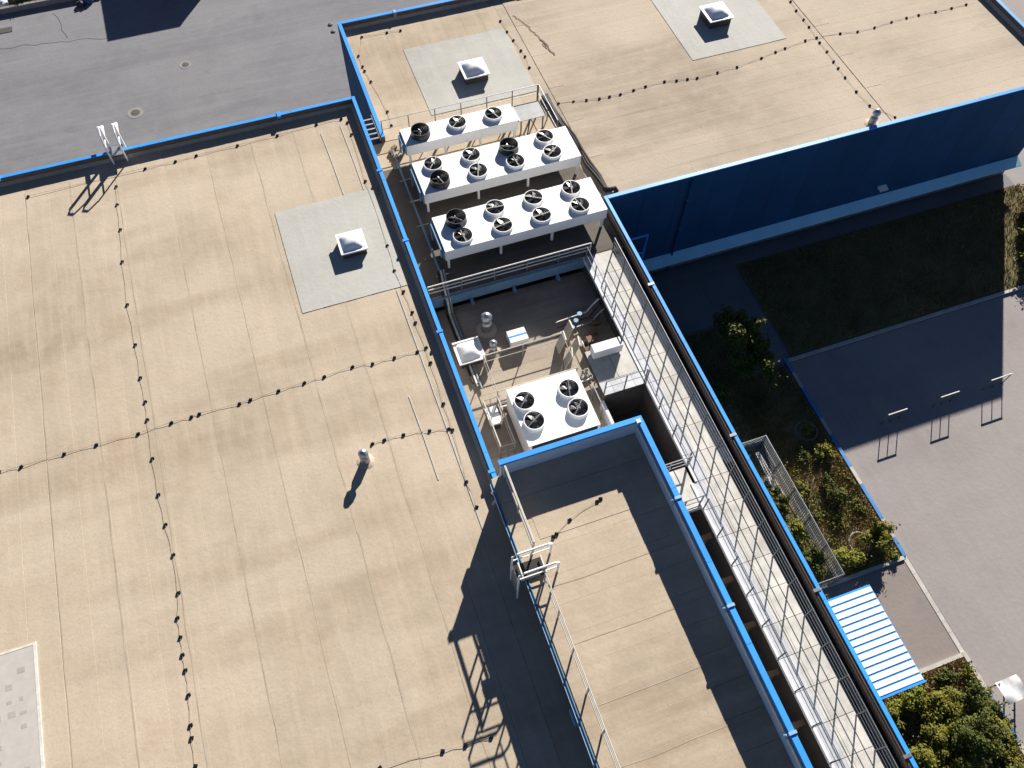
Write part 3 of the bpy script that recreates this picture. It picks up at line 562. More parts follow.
# four fan condenser
t = thing('condensing_unit', 'square white condensing unit with four black fans behind the raised block', 'cooler', (7.5, 14.9, ZD))
part('casing', MB().box(5.98, 9.05, 13.55, 16.3, ZD + .15, -.33), 'white', t)
for a, b in ((5.95, 7.5), (7.51, 9.08)): part('top_panel', MB().box(a, b, 13.52, 16.33, -.33, -.3), 'white', t)
part('front_grille', MB().box(6.1, 8.95, 13.5, 13.55, ZD + .3, -.42), 'dark_in', t); part('corner_post', MB().box(8.96, 9.06, 13.48, 13.55, ZD + .1, -.34).box(5.97, 6.07, 13.48, 13.55, ZD + .1, -.34), 'white', t)
part('skid', MB().box(6.05, 6.2, 13.5, 16.3, ZD + .01, ZD + .15).box(8.8, 8.95, 13.5, 16.3, ZD + .01, ZD + .15), 'galv_d', t)
part('seam', MB().box(7.5, 7.51, 13.53, 16.3, -.302, -.296), 'galv_d', t)
for x, y in [(6.47, 15.5), (6.53, 14.5), (8.43, 15.45), (8.46, 14.47)]: add_fan(t, x, y, -.3, 's', rnd.uniform(0, 6))

# ------------------------------------------------------------------ skylights
def dome_mesh(a, h, z):
    mb = MB(); n = 8; vs = []
    for j in range(n + 1):
        for i in range(n + 1):
            u = -1 + 2 * i / n; v = -1 + 2 * j / n; k = min(1.0, (1 - max(abs(u), abs(v))) * 1.55) ** .85
            vs.append((u * a, v * a, z + h * k))
    return mb.add(vs, [(j * (n + 1) + i, j * (n + 1) + i + 1, (j + 1) * (n + 1) + i + 1, (j + 1) * (n + 1) + i) for j in range(n) for i in range(n)])
def skylight(x, y, z, label, s=1.0, h=.42):
    t = thing('skylight', label, 'skylight', (x, y, z), 'opal dome skylights')
    part('curb', MB().box(x - .55 * s, x + .55 * s, y - .55 * s, y + .55 * s, z - .02, z + h - .07), 'felt_dark', t)
    part('frame', MB().box(x - .62 * s, x + .62 * s, y - .62 * s, y - .5 * s, z + h - .07, z + h).box(x - .62 * s, x + .62 * s, y + .5 * s, y + .62 * s, z + h - .07, z + h).box(x - .62 * s, x - .5 * s, y - .5 * s, y + .5 * s, z + h - .07, z + h).box(x + .5 * s, x + .62 * s, y - .5 * s, y + .5 * s, z + h - .07, z + h), 'white', t)
    d_ = dome_mesh(.53 * s, .26 * s, 0); d_.v = [(a + x, b + y, c + z + h - .03) for a, b, c in d_.v]
    part('dome', d_, 'acrylic', t, smooth=True)
skylight(1.72, 25.6, 0, 'white domed skylight on the grey patch of the big left roof', 1.0, .42)
skylight(11.0, 36.1, ZU, 'white domed skylight on the grey patch behind the coolers', 1.15, .5)
skylight(25.75, 36.15, ZU, 'white domed skylight on the grey patch of the far right roof', 1.2, .55)
skylight(5.3, 19.5, ZD, 'white domed skylight in the shaded sunken deck', 1.0, .45)

# ------------------------------------------------------------------ vents
def vent(x, y, z, label, s=1.0, hat=True):
    t = thing('roof_vent', label, 'vent', (x, y, z), 'metal roof vents')
    part('flashing', MB().lathe((x, y, z), [(.36 * s, .008), (.30 * s, .03), (.2 * s, .06)], 14), 'felt_y', t)
    part('stack', MB().lathe((x, y, z), [(.19 * s, .03), (.19 * s, .42 * s), (.14 * s, .5 * s), (.11 * s, .52 * s), (.11 * s, .66 * s)], 16), 'galv', t, smooth=False)
    part('cowl', MB().lathe((x, y, z), [(.12 * s, .62 * s), (.2 * s, .66 * s), (.2 * s, .76 * s), (.12 * s, .88 * s), (.02, .93 * s)], 16), 'galv', t, smooth=True)
vent(-.43, 14.9, 0, 'short metal vent standing alone on the big beige left roof')
vent(29.85, 25.75, ZU, 'metal vent at the front edge of the far right roof', 1.05)
vent(6.5, 20.6, ZD, 'taller metal vent in the shade of the sunken deck', 1.35)
vent(6.4, 19.35, ZD, 'small metal vent beside the deck skylight', .95)

# ------------------------------------------------------------------ things on the sunken deck
def frame_rail(label, x0, x1, y0, y1, z, h):
    t = thing('guard_frame', label, 'railing', ((x0 + x1) / 2, (y0 + y1) / 2, z))
    for x, y in [(x0, y0), (x1, y0), (x1, y1), (x0, y1), ((x0 + x1) / 2, y0), ((x0 + x1) / 2, y1)]: part('post', MB().box(x - .02, x + .02, y - .02, y + .02, z + .01, z + h), 'galv', t)
    for k in (.5, 1.0): part('rail', MB().tube([(x0, y0, z + h * k), (x1, y0, z + h * k), (x1, y1, z + h * k), (x0, y1, z + h * k)], .034 if k == 1 else .02, 6, closed=True), 'cream', t)
frame_rail('cream tube guard frame on the deck between skylight and four fan unit', 5.72, 9.4, 16.75, 18.65, ZD, 1.05)
frame_rail('small cream guard frame between the left wall and the four fan unit', 4.98, 5.62, 14.2, 16.5, ZD, 1.05)
def board(name, label, mb, m_, loc, cat): return single(name, mb, m_, label, cat, loc)
t = thing('rooftop_box', 'small white box with a strap lying behind the cream guard frame', 'box', (7.6, 19.55, ZD))
part('body', MB().box(7.2, 8.05, 19.2, 19.85, ZD + .1, ZD + .55), 'white', t); part('strap', MB().box(7.18, 8.07, 19.47, 19.55, ZD + .09, ZD + .56), 'blue_cap', t); part('base', MB().box(7.25, 8.0, 19.25, 19.8, ZD + .01, ZD + .1), 'galv_d', t)
t = thing('white_hatch', 'small white hatch box against the left wall by the four fan unit', 'hatch', (4.95, 16.7, ZD))
part('lid', MB().box(4.99, 5.5, 15.5, 16.35, ZD + .5, ZD + .62), 'white', t); part('curb', MB().box(5.03, 5.46, 15.55, 16.3, ZD + .01, ZD + .5), 'felt_dark', t)
t = thing('split_unit', 'grey blue split unit on the cross platform by the walkway', 'air conditioner', (10.9, 17.05, ZU))
part('body', MB().box(10.2, 11.55, 16.85, 17.3, ZU + .08, ZU + .62), 'wall_pale', t); part('lid', MB().box(10.85, 11.57, 16.83, 17.32, ZU + .62, ZU + .66), 'white', t)
part('grille', MB().lathe((0, 0, 0), [(.2, 0), (.2, .02), (.02, .03)], 14), 'black', t)
g = t.children[-1]; g.rotation_euler = (math.pi / 2, 0, 0); g.location = Vector((10.55, 16.85, ZU + .35)) - wloc(t); g.data.transform(Matrix.Translation(wloc(t)))
for x in (10.3, 11.4): part('foot', MB().box(x - .04, x + .04, 16.86, 17.28, ZU + .005, ZU + .08), 'galv_d', t)
for i in range(4):
    x = 9.35 + (i % 2) * .5; y = 17.6 + i * .45
    single('leaning_board', MB().obox((x, y, ZD + .55), .06, .5, 1.1, -.3 + .1 * i, 0, .25), 'cream', 'beige board propped upright at the right of the guard frame, ' + ('nearest', 'second from the front', 'third from the front', 'farthest')[i], 'board', (x, y, ZD), 'propped boards')
t = thing('pipework', 'pale pipes along the front of the guard frame on the sunken deck', 'pipe', (7.5, 16.6, ZD))
for k in range(3): part('pipe', MB().tube([(5.7, 16.45 + k * .1, ZD + .12), (9.9, 16.5 + k * .1, ZD + .12), (10.4 + k * .1, 16.7, ZD + .12), (10.4 + k * .1, 18.5, ZD + .12)], .04, 6), ['white_old', 'rubber', 'galv'][k], t)
part('support', MB().box(6.3, 6.4, 16.4, 16.7, ZD + .01, ZD + .09).box(8.3, 8.4, 16.4, 16.7, ZD + .01, ZD + .09), 'galv_d', t)
for i in range(4):
    x = 10.5 + .3 * i; y = 17.8 + .5 * i + rnd.uniform(-.1, .1)
    single('crate', MB().box(x - .18, x + .18, y - .15, y + .15, ZD + .01, ZD + .28).box(x - .2, x + .2, y - .17, y + .17, ZD + .28, ZD + .31), 'felt_brown', 'brown crate in the dark strip beside the walkway wall, ' + ('nearest', 'second', 'third', 'farthest')[i] + ' of four', 'crate', (x, y, ZD), 'brown crates')

railing('yard_railing', 'thin grey railing behind the four fan unit across the sunken deck', (5.7, 16.55), (9.8, 16.55), ZD, 1.0, 1.0, (.35, .7, 1.0), 'galv_d', 'galv', rr=.014, rp=.018)
railing('yard_railing', 'thin grey railing on the right of the four fan unit beside the dark recess', (9.7, 12.6), (9.7, 16.5), ZD, 1.1, 1.0, (.55, 1.1), 'galv', 'galv', rr=.016, rp=.02)
t = thing('pipework', 'insulated pipes climbing from the deck to the left end of the near cooler', 'pipe', (5.2, 20.5, ZD))
for k in range(3): part('pipe', MB().tube([(5.0 + k * .14, 18.0 - k * .2, ZD + .12), (5.0 + k * .14, 21.9, ZD + .12), (5.0 + k * .14, 22.1, ZU - .3), (5.0 + k * .14, 22.5, ZU + .15), (5.15 + k * .14, 23.6, ZU + .2)], .05, 6), ['rubber', 'white_old', 'galv'][k], t)
t = thing('pipework', 'pipes and valves between the guard frame and the walkway wall', 'pipe', (10.6, 19.5, ZD))
for k in range(3): part('pipe', MB().tube([(9.6, 19.2 + k * .3, ZD + .2), (11.2, 19.3 + k * .3, ZD + .2), (11.5, 19.4 + k * .3, ZD + .5), (11.8, 19.4 + k * .3, ZU - .2)], .04, 6), ['galv', 'rubber', 'white_old'][k], t); part('valve', MB().lathe((10.2 + .3 * k, 19.22 + k * .3, ZD + .2), [(.07, 0), (.07, .12), (.12, .14), (.12, .17)], 8), 'steel_blue', t)
# ------------------------------------------------------------------ lightning conductors
HOLD = mesh_of('holder', MB().add([(-.085, -.065, 0), (.085, -.065, 0), (.085, .065, 0), (-.085, .065, 0), (-.06, -.045, .075), (.06, -.045, .075), (.06, .045, .075), (-.06, .045, .075)], [(4, 5, 6, 7), (0, 1, 5, 4), (1, 2, 6, 5), (2, 3, 7, 6), (3, 0, 4, 7)]), 'holder')
def conductor(label, pts, z):
    x0, y0 = pts[0]; t = thing('lightning_conductor', label, 'wire', (x0, y0, z), 'lightning conductor wires')
    path_ = []
    for i, (x, y) in enumerate(pts):
        path_.append((x, y, z + .06))
        if i < len(pts) - 1: x2, y2 = pts[i + 1]; path_.append(((x + x2) / 2 + rnd.uniform(-.01, .01), (y + y2) / 2 + rnd.uniform(-.01, .01), z + .025))
    part('wire', MB().tube(path_, .007, 4), 'copper', t)
    for x, y in pts: inst('holder', HOLD, t, (x, y, z + .012), rnd.uniform(-.5, .5), (.82, .82, .8))
conductor('long wire on black holders running lengthwise down the left roof from the wall ladder', [(-8.09,32.89),(-8.17,31.71),(-8.20,30.10),(-8.33,28.15),(-8.39,25.65),(-8.31,23.41),(-8.31,21.68),(-8.26,20.45),(-8.29,19.58),(-8.32,17.76),(-8.30,16.14),(-8.21,14.82),(-8.10,13.53),(-8.13,12.04),(-8.29,11.14),(-8.29,10.43),(-8.31,9.79),(-8.29,9.24),(-8.31,8.38),(-8.39,7.39),(-8.42,6.98),(-8.43,6.08)], 0)
conductor('wire on black holders crossing the middle of the left roof from side to side', [(-15.2,19.1),(-14.00,19.14),(-13.18,19.08),(-11.56,19.11),(-10.33,19.10),(-8.71,19.06),(-7.39,19.13),(-6.59,19.14),(-6.27,19.17),(-4.65,19.11),(-4.19,19.15),(-3.02,19.19),(-1.93,19.22),(-1.08,19.24),(0.15,19.33),(0.98,19.20),(1.93,19.19),(2.94,19.16),(3.35,19.24)], 0)
conductor('wire on black holders beside the right hand parapet of the left roof', [(3.45,33.6),(3.43,32.70),(3.3,29.4),(3.25,25.18),(3.17,23.67),(3.24,22.41),(3.3,21.20),(3.28,20.63),(3.31,18.45),(3.24,16.38),(3.23,15.11),(3.06,12.76),(3.11,11.64)], 0)
conductor('short wire on black holders from the lone vent to the right parapet', [(0.02,15.56),(0.52,15.57),(1.30,15.54),(2.34,15.37),(3.1,15.2)], 0)
conductor('wire on black holders along the far blue edge of the left roof', [(-12.09,33.58),(-6.63,33.64),(-5.18,33.65),(-4.15,33.72),(-2.12,33.76),(-0.11,33.82),(1.92,33.96),(3.2,33.95)], 0)
conductor('wire on black holders at the near end of the left roof beside the shadow', [(-2.76,4.02),(-0.66,3.82),(0.11,3.74),(1.0,3.7)], 0)
conductor('wire on black holders behind the coolers beside the grey patch', [(13.9,40.00),(13.95,38.98),(14.05,38.16),(14.16,37.20),(14.20,36.65),(14.12,35.71)], ZU)
conductor('long wire on black holders crossing the far right roof from side to side', [(14.61,32.51),(15.43,32.39),(16.14,32.28),(16.85,32.16),(17.43,32.13),(18.06,32.11),(18.87,32.18),(19.61,32.24),(20.76,32.27),(21.43,32.13),(22.05,32.05),(22.60,31.96),(23.87,32.00),(25.11,32.06),(26.77,32.30),(27.77,32.50),(28.44,32.61),(29.88,32.84),(30.63,32.86),(32.11,32.74),(33.16,32.57),(34.29,32.57),(35.51,32.69),(36.56,32.73),(37.38,32.72),(38.51,32.66),(39.62,32.66),(40.65,32.67)], ZU)
conductor('wire on black holders down the far right roof towards the front vent', [(30.82,37.2),(30.82,36.24),(30.72,35.39),(30.72,34.52),(30.69,33.83),(30.57,32.42),(30.57,31.6),(30.49,30.74),(30.45,30.17),(30.41,29.37),(30.40,28.18),(30.50,26.98),(31.3,25.75)], ZU)
conductor('wire on black holders round the corner of the roof behind the slot ladder', [(8.21,41.01),(7.43,41.09),(5.98,41.16),(5.4,39.65),(5.4,38.72),(5.42,38.34),(5.53,37.39),(5.76,34.84),(5.68,33.76)], ZU)
conductor('short wire on black holders on the raised block beside its ladder', [(5.17,9.04),(5.32,9.10),(5.96,9.44),(7.17,9.77),(7.33,9.83)], ZT)

# ================================================================== RIGHT SIDE: canopy, cage, barriers
t = thing('canopy', 'entrance canopy of white corrugated sheets with blue gaps on the right wall', 'canopy', (16, 2.5, ZG))
CZ = -4.0
for i in range(14):
    y0 = .5 + i * .287
    part('roof_sheet', MB().add([(14.3, y0 + .0, CZ - .06), (17.95, y0 + .0, CZ - .16), (14.3, y0 + .03, CZ), (17.95, y0 + .03, CZ - .1), (14.3, y0 + .215, CZ), (17.95, y0 + .215, CZ - .1), (14.3, y0 + .235, CZ - .05), (17.95, y0 + .235, CZ - .15)], [(0, 1, 3, 2), (2, 3, 5, 4), (4, 5, 7, 6), (1, 7, 5, 3)]), 'white', t)
part('blue_deck', MB().add([(14.3, .47, CZ - .2), (17.96, .47, CZ - .3), (17.96, 4.55, CZ - .3), (14.3, 4.55, CZ - .2), (14.3, .47, CZ - .03), (17.96, .47, CZ - .13), (17.96, 4.55, CZ - .13), (14.3, 4.55, CZ - .03)], [(0, 3, 2, 1), (4, 5, 6, 7), (0, 1, 5, 4), (1, 2, 6, 5), (2, 3, 7, 6), (3, 0, 4, 7)]), 'blue_cap', t); part('blue_trim', MB().box(14.3, 17.99, .40, .468, CZ - .3, CZ - .06).box(17.962, 18.0, .468, 4.55, CZ - .34, CZ - .165), 'blue_cap', t)
for y in (.7, 4.3): part('post', MB().box(17.7, 17.8, y - .05, y + .05, ZG, CZ - .24), 'blue_cap', t)
part('door_step', MB().box(14.3, 15.6, 1.2, 3.8, ZG, ZG + .15), 'concrete', t)

cg = thing('fence_enclosure', 'galvanised fence round the overgrown planting bed against the right wall', 'fence', (17, 9.4, ZG))
FZ = ZG + 1.45; X1, Y0, Y1 = 18.5, 5.68, 13.1
for x, y in [(X1, Y0 + i * (Y1 - Y0) / 5) for i in range(6)] + [(14.6, Y1), (16.5, Y1), (16.5, Y0), (14.6, Y0)]: part('post', MB().box(x - .035, x + .035, y - .035, y + .035, ZG, FZ), 'galv', cg)
for z in (FZ, FZ - .7, ZG + .15): part('rail', MB().tube([(14.4, Y0, z), (X1, Y0, z), (X1, Y1, z), (14.4, Y1, z)], .04 if z == FZ else .022, 6), 'galv', cg)
mb = MB()
for i in range(60): y = Y0 + (Y1 - Y0) * i / 60; mb.box(X1 - .011, X1 + .011, y - .011, y + .011, ZG + .15, FZ)
for i in range(32):
    x = 14.5 + 4.0 * i / 32; mb.box(x - .011, x + .011, Y0 - .011, Y0 + .011, ZG + .15, FZ); mb.box(x - .011, x + .011, Y1 - .011, Y1 + .011, ZG + .15, FZ)
for i in range(7): z = ZG + .3 + i * .17; mb.box(X1 - .008, X1 + .008, Y0, Y1, z, z + .014).box(14.4, X1, Y1 - .008, Y1 + .008, z, z + .014)
o_ = part('mesh_infill', mb, 'galv', cg); o_['kind'] = 'stuff'
t = thing('offcut_pile', 'pile of white offcuts inside the fenced bed at its far end', 'rubble', (17.6, 12.2, ZG))
for i in range(26):
    x = 17.3 + rnd.uniform(-.7, .9); y = 11.9 + rnd.uniform(-.9, .9)
    part('offcut', MB().obox((x, y, ZG + .15 + rnd.uniform(0, .25)), rnd.uniform(.15, .5), rnd.uniform(.08, .2), rnd.uniform(.04, .1), rnd.uniform(0, 3), rnd.uniform(-.3, .3), rnd.uniform(-.3, .3)), 'rubbish', t)
for k in range(3): part('long_board', MB().obox((17.95 + k * .13, 11.5, ZG + .55), .06, 2.4, .03, .04 * k, .1), 'white_old', t)

tbar = None
for i, (x0, x1) in enumerate([(25.25, 26.3), (28.4, 29.45), (31.5, 32.75)]):
    y = 12.25; h = 1.0
    t = thing('steel_barrier', ['white topped steel barrier standing nearest the painted kerb', 'middle one of three steel barriers in the parking lot', 'steel barrier at the corner of the big shadow, farthest from the kerb'][i], 'barrier', ((x0 + x1) / 2, y, ZG), 'steel barriers in the parking lot')
    for x in (x0, (x0 + x1) / 2, x1): part('leg', MB().tube([(x, y, ZG), (x, y, ZG + h)], .025, 6), 'galv_d', t); part('foot', MB().box(x - .05, x + .05, y - .05, y + .05, ZG + .005, ZG + .03), 'galv_d', t)
    part('top_rail', MB().tube([(x0 - .03, y, ZG + h), (x1 + .03, y, ZG + h)], .035, 6), 'white_old', t)

t = thing('covered_stand', 'stand with a pale tarpaulin top at the lawn corner by the white line', 'stand', (22.95, -1.1, ZG))
mb = MB(); n = 5; vs_ = []
for j in range(n + 1):
    for i in range(n + 1):
        u, v = i / n, j / n; vs_.append((22.45 + u * 1.05, -1.55 + v * .95, ZG + 1.0 + .12 * math.sin(u * 5) * math.cos(v * 4) - .25 * (abs(u - .5) ** 2 + abs(v - .5) ** 2)))
mb.add(vs_, [(j * (n + 1) + i, j * (n + 1) + i + 1, (j + 1) * (n + 1) + i + 1, (j + 1) * (n + 1) + i) for j in range(n) for i in range(n)])
part('tarpaulin', mb, 'tarp', t, smooth=True)
for x in (22.6, 23.4):
    for y in (-1.45, -.7): part('leg', MB().box(x - .03, x + .03, y - .03, y + .03, ZG + .005, ZG + .92), 'galv_d', t)
part('crossbar', MB().box(22.6, 23.4, -1.46, -1.42, ZG + .4, ZG + .45), 'galv_d', t)
for i, (x, y, lab) in enumerate([(21.28, 13.14, 'pale ring edging round a small plant in the shaded lawn'), (20.7, 6.95, 'pale ring edging beside the olive shrub by the driveway'), (20.5, -3.35, 'pale curved edging in the dense shrubs at the bottom right')]):
    single('planting_ring', MB().tube([(x + .55 * math.cos(a * math.pi / 12), y + .55 * math.sin(a * math.pi / 12), ZG + .1) for a in range(24)], .06, 6, closed=True), 'concrete', lab, 'planter', (x, y, ZG), 'planting rings', smooth=True)
# blue bracket arm and lamp on the navy wall
t = thing('wall_bracket', 'blue tube bracket on the navy wall near the roof corner', 'bracket', (16.2, 24.7, -3.5))
part('arm', MB().tube([(14.35, 24.0, -2.9), (16.35, 24.0, -2.9), (16.3, 24.0, -5.4)], .07, 6), 'blue_cap', t)
part('brace', MB().tube([(14.35, 24.0, -4.0), (16.3, 24.0, -4.3)], .05, 6), 'blue_cap', t)
t = thing('wall_lamp', 'small pale lamp fixed to the navy wall above the pale band', 'lamp', (32.2, 24.9, -5.76))
part('head', MB().add([(31.95, 25.04, -5.7), (32.5, 25.04, -5.7), (32.5, 24.7, -5.78), (31.95, 24.7, -5.78), (31.95, 25.04, -5.84), (32.5, 25.04, -5.84), (32.5, 24.7, -5.84), (31.95, 24.7, -5.84)], [(0, 3, 2, 1), (4, 5, 6, 7), (0, 1, 5, 4), (1, 2, 6, 5), (2, 3, 7, 6), (3, 0, 4, 7)]), 'white', t)
part('arm', MB().box(32.15, 32.3, 25.03, 25.065, -5.95, -5.7), 'galv', t)
t = thing('downpipe', 'grey downpipe crossing the pale band near the building corner', 'pipe', (18.9, 24.95, ZG))
part('pipe', MB().tube([(18.9, 24.96, ZE - .2), (18.9, 24.96, ZG + .1)], .06, 7), 'blue_wall', t)
for z in (-2.2, -4.4, -6.9): part('clamp', MB().box(18.81, 18.99, 24.88, 25.05, z, z + .06), 'galv_d', t)
# off-frame store whose shadow reaches the rear yard
t = thing('yard_store', 'grey flat roofed store at the far side of the rear yard', 'building', (-2, 64, ZG))
part('wall', MB().box(-5.0, -.1, 61.7, 68, ZG, ZG + 3.1), 'wall_grey', t); part('roof', MB().box(-5.02, -.08, 61.68, 68.02, ZG + 3.1, ZG + 3.28), 'felt_dark', t); part('door', MB().box(-3.2, -1.9, 61.66, 61.7, ZG, ZG + 2.2), 'blue_wall', t)

# ================================================================== PLANTS
def foliage(c, rad, n, size, seed, clumps=15, flat=.0):
    r = random.Random(seed); mb = MB(); c = Vector(c); cl = []
    for k in range(clumps):
        a = r.uniform(0, 6.283); ph = r.uniform(-.2, 1.0); q = r.uniform(.35, .8)
        cl.append((Vector((math.cos(a) * q * rad[0] * math.cos(ph), math.sin(a) * q * rad[1] * math.cos(ph), math.sin(ph) * q * rad[2])), r.uniform(.18, .42)))
    for i in range(n):
        o, k = r.choice(cl)
        if r.random() < .25: o = o * r.uniform(.2, 1.6); k = k * r.uniform(.4, 1.6)
        v = Vector((r.gauss(0, 1), r.gauss(0, 1), r.gauss(0, 1))).normalized() * (r.random() ** .45)
        p = c + o + Vector((v.x * rad[0] * k, v.y * rad[1] * k, v.z * rad[2] * k))
        if p.z < ZG + .05: p.z = ZG + .05 + r.random() * .2
        nrm = (v + Vector((0, 0, .6)) + Vector((r.uniform(-.8, .8), r.uniform(-.8, .8), r.uniform(-.5, .8)))).normalized()
        u = nrm.orthogonal().normalized(); u.rotate(Matrix.Rotation(r.uniform(0, 6.28), 3, nrm)); w_ = nrm.cross(u); s = size * r.uniform(.4, 1.4)
        mb.add([p - u * s, p - w_ * s * .45, p + u * s, p + w_ * s * .45], [(0, 1, 2, 3)])
    return mb
def shrub(x, y, rad, m_, label, n=1500, size=.09, seed=1, trunk=True, z=None, group='shrubs on the lawns', name='shrub'):
    t = thing(name, label, 'tree' if name.endswith('tree') else 'shrub', (x, y, ZG), group)
    zc = ZG + (rad[2] * .75 if z is None else z)
    part('crown', foliage((x, y, zc), rad, int(n * 1.5), size * .9, seed), m_, t)
    mb = MB(); r = random.Random(seed + 5); mb.tube([(x, y, ZG), (x + .03, y, ZG + (zc - ZG) * .5), (x + .05, y + .03, zc)], .05 + .012 * rad[2], 6)
    for k in range(4): a = r.uniform(0, 6.28); mb.tube([(x, y, ZG + (zc - ZG) * .4), (x + math.cos(a) * rad[0] * .3, y + math.sin(a) * rad[1] * .3, zc - .1), (x + math.cos(a) * rad[0] * .6, y + math.sin(a) * rad[1] * .6, zc + rad[2] * .3)], .025, 5)
    part('trunk', mb, 'bark', t); return t
shrub(21.3, 6.9, (.95, .9, .8), 'leaf_o', 'olive shrub at the kerb corner above the driveway', 2200, .08, 1)
shrub(19.6, 6.5, (.9, .75, .6), 'leaf_y', 'yellow green low shrub between fence and olive shrub', 1700, .08, 2)
shrub(20.75, 9.6, (.5, 1.0, .6), 'leaf_d', 'dark straggly shrub in the middle of the dry lawn', 700, .08, 3)
shrub(21.4, 11.6, (.5, .6, .5), 'leaf_o', 'small olive shrub close to the painted kerb near the shadow edge', 700, .08, 4)
for i, (x, y, r_, m_, lab) in enumerate([(20.2, 8.2, .5, 'leaf_o', 'low olive patch in the dry lawn just above the yellow shrub'), (21.7, 8.6, .4, 'leaf_o', 'small olive patch touching the kerb beside the straggly shrub'), (19.1, 8.7, .45, 'leaf_d', 'small dark patch against the fence in the dry lawn'),
        (20.3, 11.9, .5, 'leaf_d', 'dark patch at the shadow edge in the middle of the lawn'), (21.9, 5.95, .35, 'leaf_y', 'bright tuft at the lawn corner by the driveway')]):
    shrub(x, y, (r_, r_ * 1.2, r_ * .7), m_, lab, 300, .06, 80 + i)
shrub(19.3, 10.2, (.45, .6, .35), 'leaf_o', 'low olive tuft beside the fence in the dry lawn', 600, .07, 5)
shrub(21.3, 13.15, (.35, .35, .35), 'leaf_y', 'small yellow plant inside the ring in the shaded lawn', 350, .07, 6)
for i, (x, y, s) in enumerate([(17.6, 10.0, .8), (17.5, 8.4, .9), (17.9, 6.8, .8), (16.6, 7.4, .9)]):
    shrub(x, y, (.7, .95, s), 'leaf_o' if i % 2 else 'leaf_d', 'shrub inside the fenced bed, ' + ('nearest the white offcuts', 'in the middle of the fence', 'nearest the canopy', 'closest to the wall')[i], 1500, .08, 10 + i)
shrub(19.9, 16.9, (1.3, 1.2, 1.1), 'leaf_d', 'slim young tree in the shade whose top leaves catch the sun, nearer one', 3000, .1, 21, z=2.0, name='young_tree')
shrub(19.3, 18.5, (1.4, 1.3, 1.5), 'leaf_d', 'slim young tree in the shade whose top leaves catch the sun, farther one', 3000, .1, 22, z=2.6, name='young_tree')
shrub(17.0, 16.4, (1.2, 1.2, 1.0), 'leaf_d', 'round dark shrub deep in the shade by the right wall, nearer one', 1400, .1, 23)
shrub(16.9, 19.0, (1.1, 1.0, 1.0), 'leaf_d', 'round dark shrub deep in the shade by the right wall, farther one', 1400, .1, 24)
B = [(18.7, -.1, (.9, .75, .8), 'leaf_y', 'yellow green shrub right below the canopy corner'), (20.0, -.5, (.9, .8, 1.0), 'leaf_o', 'olive shrub at the driveway side of the bottom right bed'),
     (21.2, -.9, (.9, .9, 1.2), 'leaf_d', 'dense dark shrub with pale tips beside the tarpaulin stand'), (18.3, -1.9, (1.1, 1.0, .9), 'leaf_o', 'broad olive shrub by the blue edge in the bottom right bed'),
     (19.9, -2.3, (1.0, 1.1, 2.1), 'leaf_d', 'tall dark conical tree in the bottom right bed'), (21.4, -2.9, (.8, 1.1, .6), 'leaf_o', 'low tawny shrub along the blue kerb at the bottom right'),
     (18.0, -4.2, (1.2, 1.3, 1.0), 'leaf_y', 'large yellowish shrub at the bottom edge by the blue cap'), (20.6, -4.8, (1.1, 1.1, .9), 'leaf_o', 'olive shrub at the bottom right corner beyond the curved edging'),
     (16.6, -1.0, (1.0, 1.2, .9), 'leaf_d', 'dark shrub half hidden by the blue edge below the canopy')]
B += [(17.4, -.4, (.8, .6, .6), 'leaf_o', 'low olive shrub under the near rim of the canopy'), (19.3, -1.3, (.8, .8, .8), 'leaf_y', 'yellowish bush between the canopy corner and the tall dark tree'),
      (20.9, .25, (.5, .35, .35), 'leaf_d', 'small dark tuft on the bare soil at the driveway kerb'), (18.9, -3.2, (.9, .9, .8), 'leaf_o', 'olive bush left of the tall dark tree near the bottom edge'),
      (21.9, -1.9, (.45, .8, .5), 'leaf_y', 'thin yellow tuft against the kerb below the tarpaulin stand'), (21.3, -4.0, (.7, .7, .6), 'leaf_d', 'dark bush by the kerb at the bottom right corner')]
for i, (x, y, rad, m_, lab) in enumerate(B): shrub(x, y, rad, m_, lab, 2600, .075, 40 + i, name='conical_tree' if 'tree' in lab else 'shrub')
for i, (x, y, s) in enumerate([(39.4, 18.4, 1.0), (40.4, 19.9, 1.2), (41.5, 21.4, 1.2), (42.6, 22.8, 1.2)]):
    shrub(x, y, (1.0, 1.1, s), 'leaf_y' if i % 2 else 'leaf_o', 'sunlit hedge shrub past the end of the navy building, ' + ('nearest the parking lot', 'second from the parking lot', 'third from the parking lot', 'closest to the building')[i], 1600, .1, 60 + i)
for i, (x, y) in enumerate([(-14.5, 63), (-11.8, 63.2), (-17.5, 63.3)]):
    shrub(x, y, (1.3, .9, .8), 'leaf_y' if i == 0 else 'leaf_o', 'low shrub on the verge at the top left, ' + ('middle one', 'nearest the rubbish bags', 'by the white stone')[i], 1200, .1, 70 + i)
single('white_stone', MB().lathe((-15.9, 62.1, ZG), [(.3, 0), (.42, .15), (.36, .32), (.15, .42), (.01, .44)], 9), 'wall_pale', 'rounded white stone on the grass verge at the top left corner', 'stone', (-15.9, 62.1, ZG))
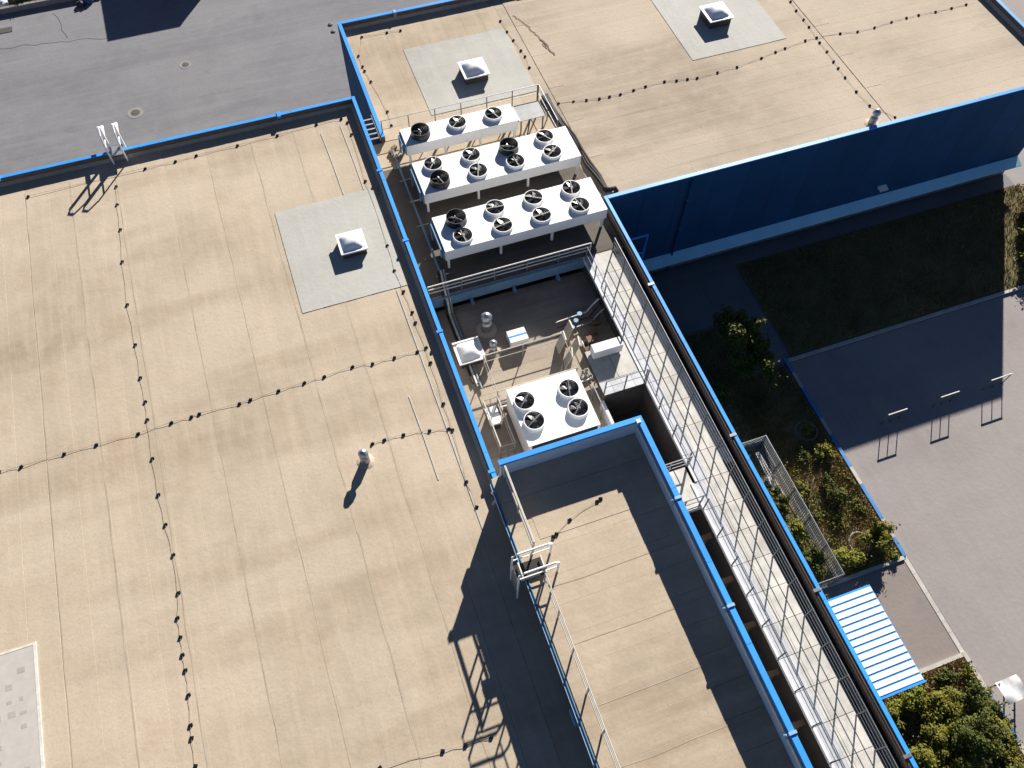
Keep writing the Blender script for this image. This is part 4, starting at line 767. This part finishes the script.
def turf(x0, x1, y0, y1, n, seed, label, hmax=.22):
    r = random.Random(seed); mb = MB()
    for i in range(n):
        x = r.uniform(x0, x1); y = r.uniform(y0, y1); h = r.uniform(.06, hmax); a = r.uniform(0, 6.28); wd = r.uniform(.015, .035); lx, ly = r.uniform(-.12, .12), r.uniform(-.12, .12)
        mb.add([(x - wd * math.cos(a), y - wd * math.sin(a), ZG + .04), (x + wd * math.cos(a), y + wd * math.sin(a), ZG + .04), (x + lx, y + ly, ZG + .05 + h)], [(0, 1, 2)])
    o = single('grass', mb, 'blades', label, 'grass'); o['kind'] = 'stuff'
turf(18.6, 22.2, 5.8, 17.0, 30000, 1, 'dry tufted grass between the fence and the painted kerb')
turf(14.4, 22.2, -6, .8, 30000, 2, 'rough grass under the shrubs at the bottom right', .3)
turf(23, 36.8, 17.5, 23.9, 20000, 5, 'rough grass in the shade of the navy wall', .25)
turf(14.4, 20.2, 13.2, 20.4, 12000, 6, 'rough grass in the dark corner by the right wall', .3)
turf(36.9, 42.5, 17.4, 24, 6000, 3, 'grass beside the end of the navy building', .3)
turf(-20, -9.1, 61.4, 66, 6000, 4, 'grass of the verge at the top left', .3)

def weeds(x0, x1, y0, y1, n, seed, label, m_, hmax):
    r = random.Random(seed); mb = MB(); spots = [(r.uniform(x0, x1), r.uniform(y0, y1), r.uniform(.15, .7)) for _ in range(int((x1 - x0) * (y1 - y0) * .9))]
    for i in range(n):
        sx, sy, k = r.choice(spots); x = min(x1, max(x0, r.gauss(sx, k * .6))); y = min(y1, max(y0, r.gauss(sy, k * .6))); z = ZG + .06 + r.random() ** 2 * hmax * (.5 + k)
        u = Vector((r.uniform(-1, 1), r.uniform(-1, 1), r.uniform(-.3, .7))).normalized(); v = u.orthogonal().normalized(); v.rotate(Matrix.Rotation(r.uniform(0, 6.28), 3, u)); q = r.uniform(.03, .085); p = Vector((x, y, z))
        mb.add([p - u * q, p - v * q * .4, p + u * q, p + v * q * .4], [(0, 1, 2, 3)])
    o = single('weeds', mb, m_, label, 'weeds'); o['kind'] = 'stuff'
weeds(18.7, 22.2, 5.8, 12.8, 2500, 1, 'scattered low weeds on the dry lawn by the painted kerb', 'leaf_o', .3)
weeds(14.6, 22.2, -5.5, .5, 14000, 2, 'tangle of low weeds under the shrubs at the bottom right', 'leaf_o', .6)
weeds(15.5, 18.4, 5.8, 11.2, 6000, 3, 'weeds filling the fenced bed by the right wall', 'leaf_o', .5)
# ================================================================== SMALL THINGS by the verge
t = thing('rubbish_bag', 'blue and dark rubbish bags dumped on the yard by the verge', 'bag', (-10.5, 60.5, ZG))
def lump(x, y, r, h, seed):
    q = random.Random(seed); mb = MB().lathe((x, y, ZG), [(r * .8, .005), (r, h * .3), (r * .85, h * .65), (r * .35, h * .85), (r * .16, h * .95), (r * .25, h)], 11)
    mb.v = [(a + q.uniform(-.04, .04), b + q.uniform(-.04, .04), c) for a, b, c in mb.v]; return mb
part('blue_bag', lump(-10.15, 60.6, .34, .5, 1), 'denim', t, smooth=True); part('dark_bag', lump(-10.75, 60.35, .3, .35, 2), 'jacket', t, smooth=True); part('small_bag', lump(-9.75, 60.85, .18, .25, 3), 'skin', t, smooth=True)
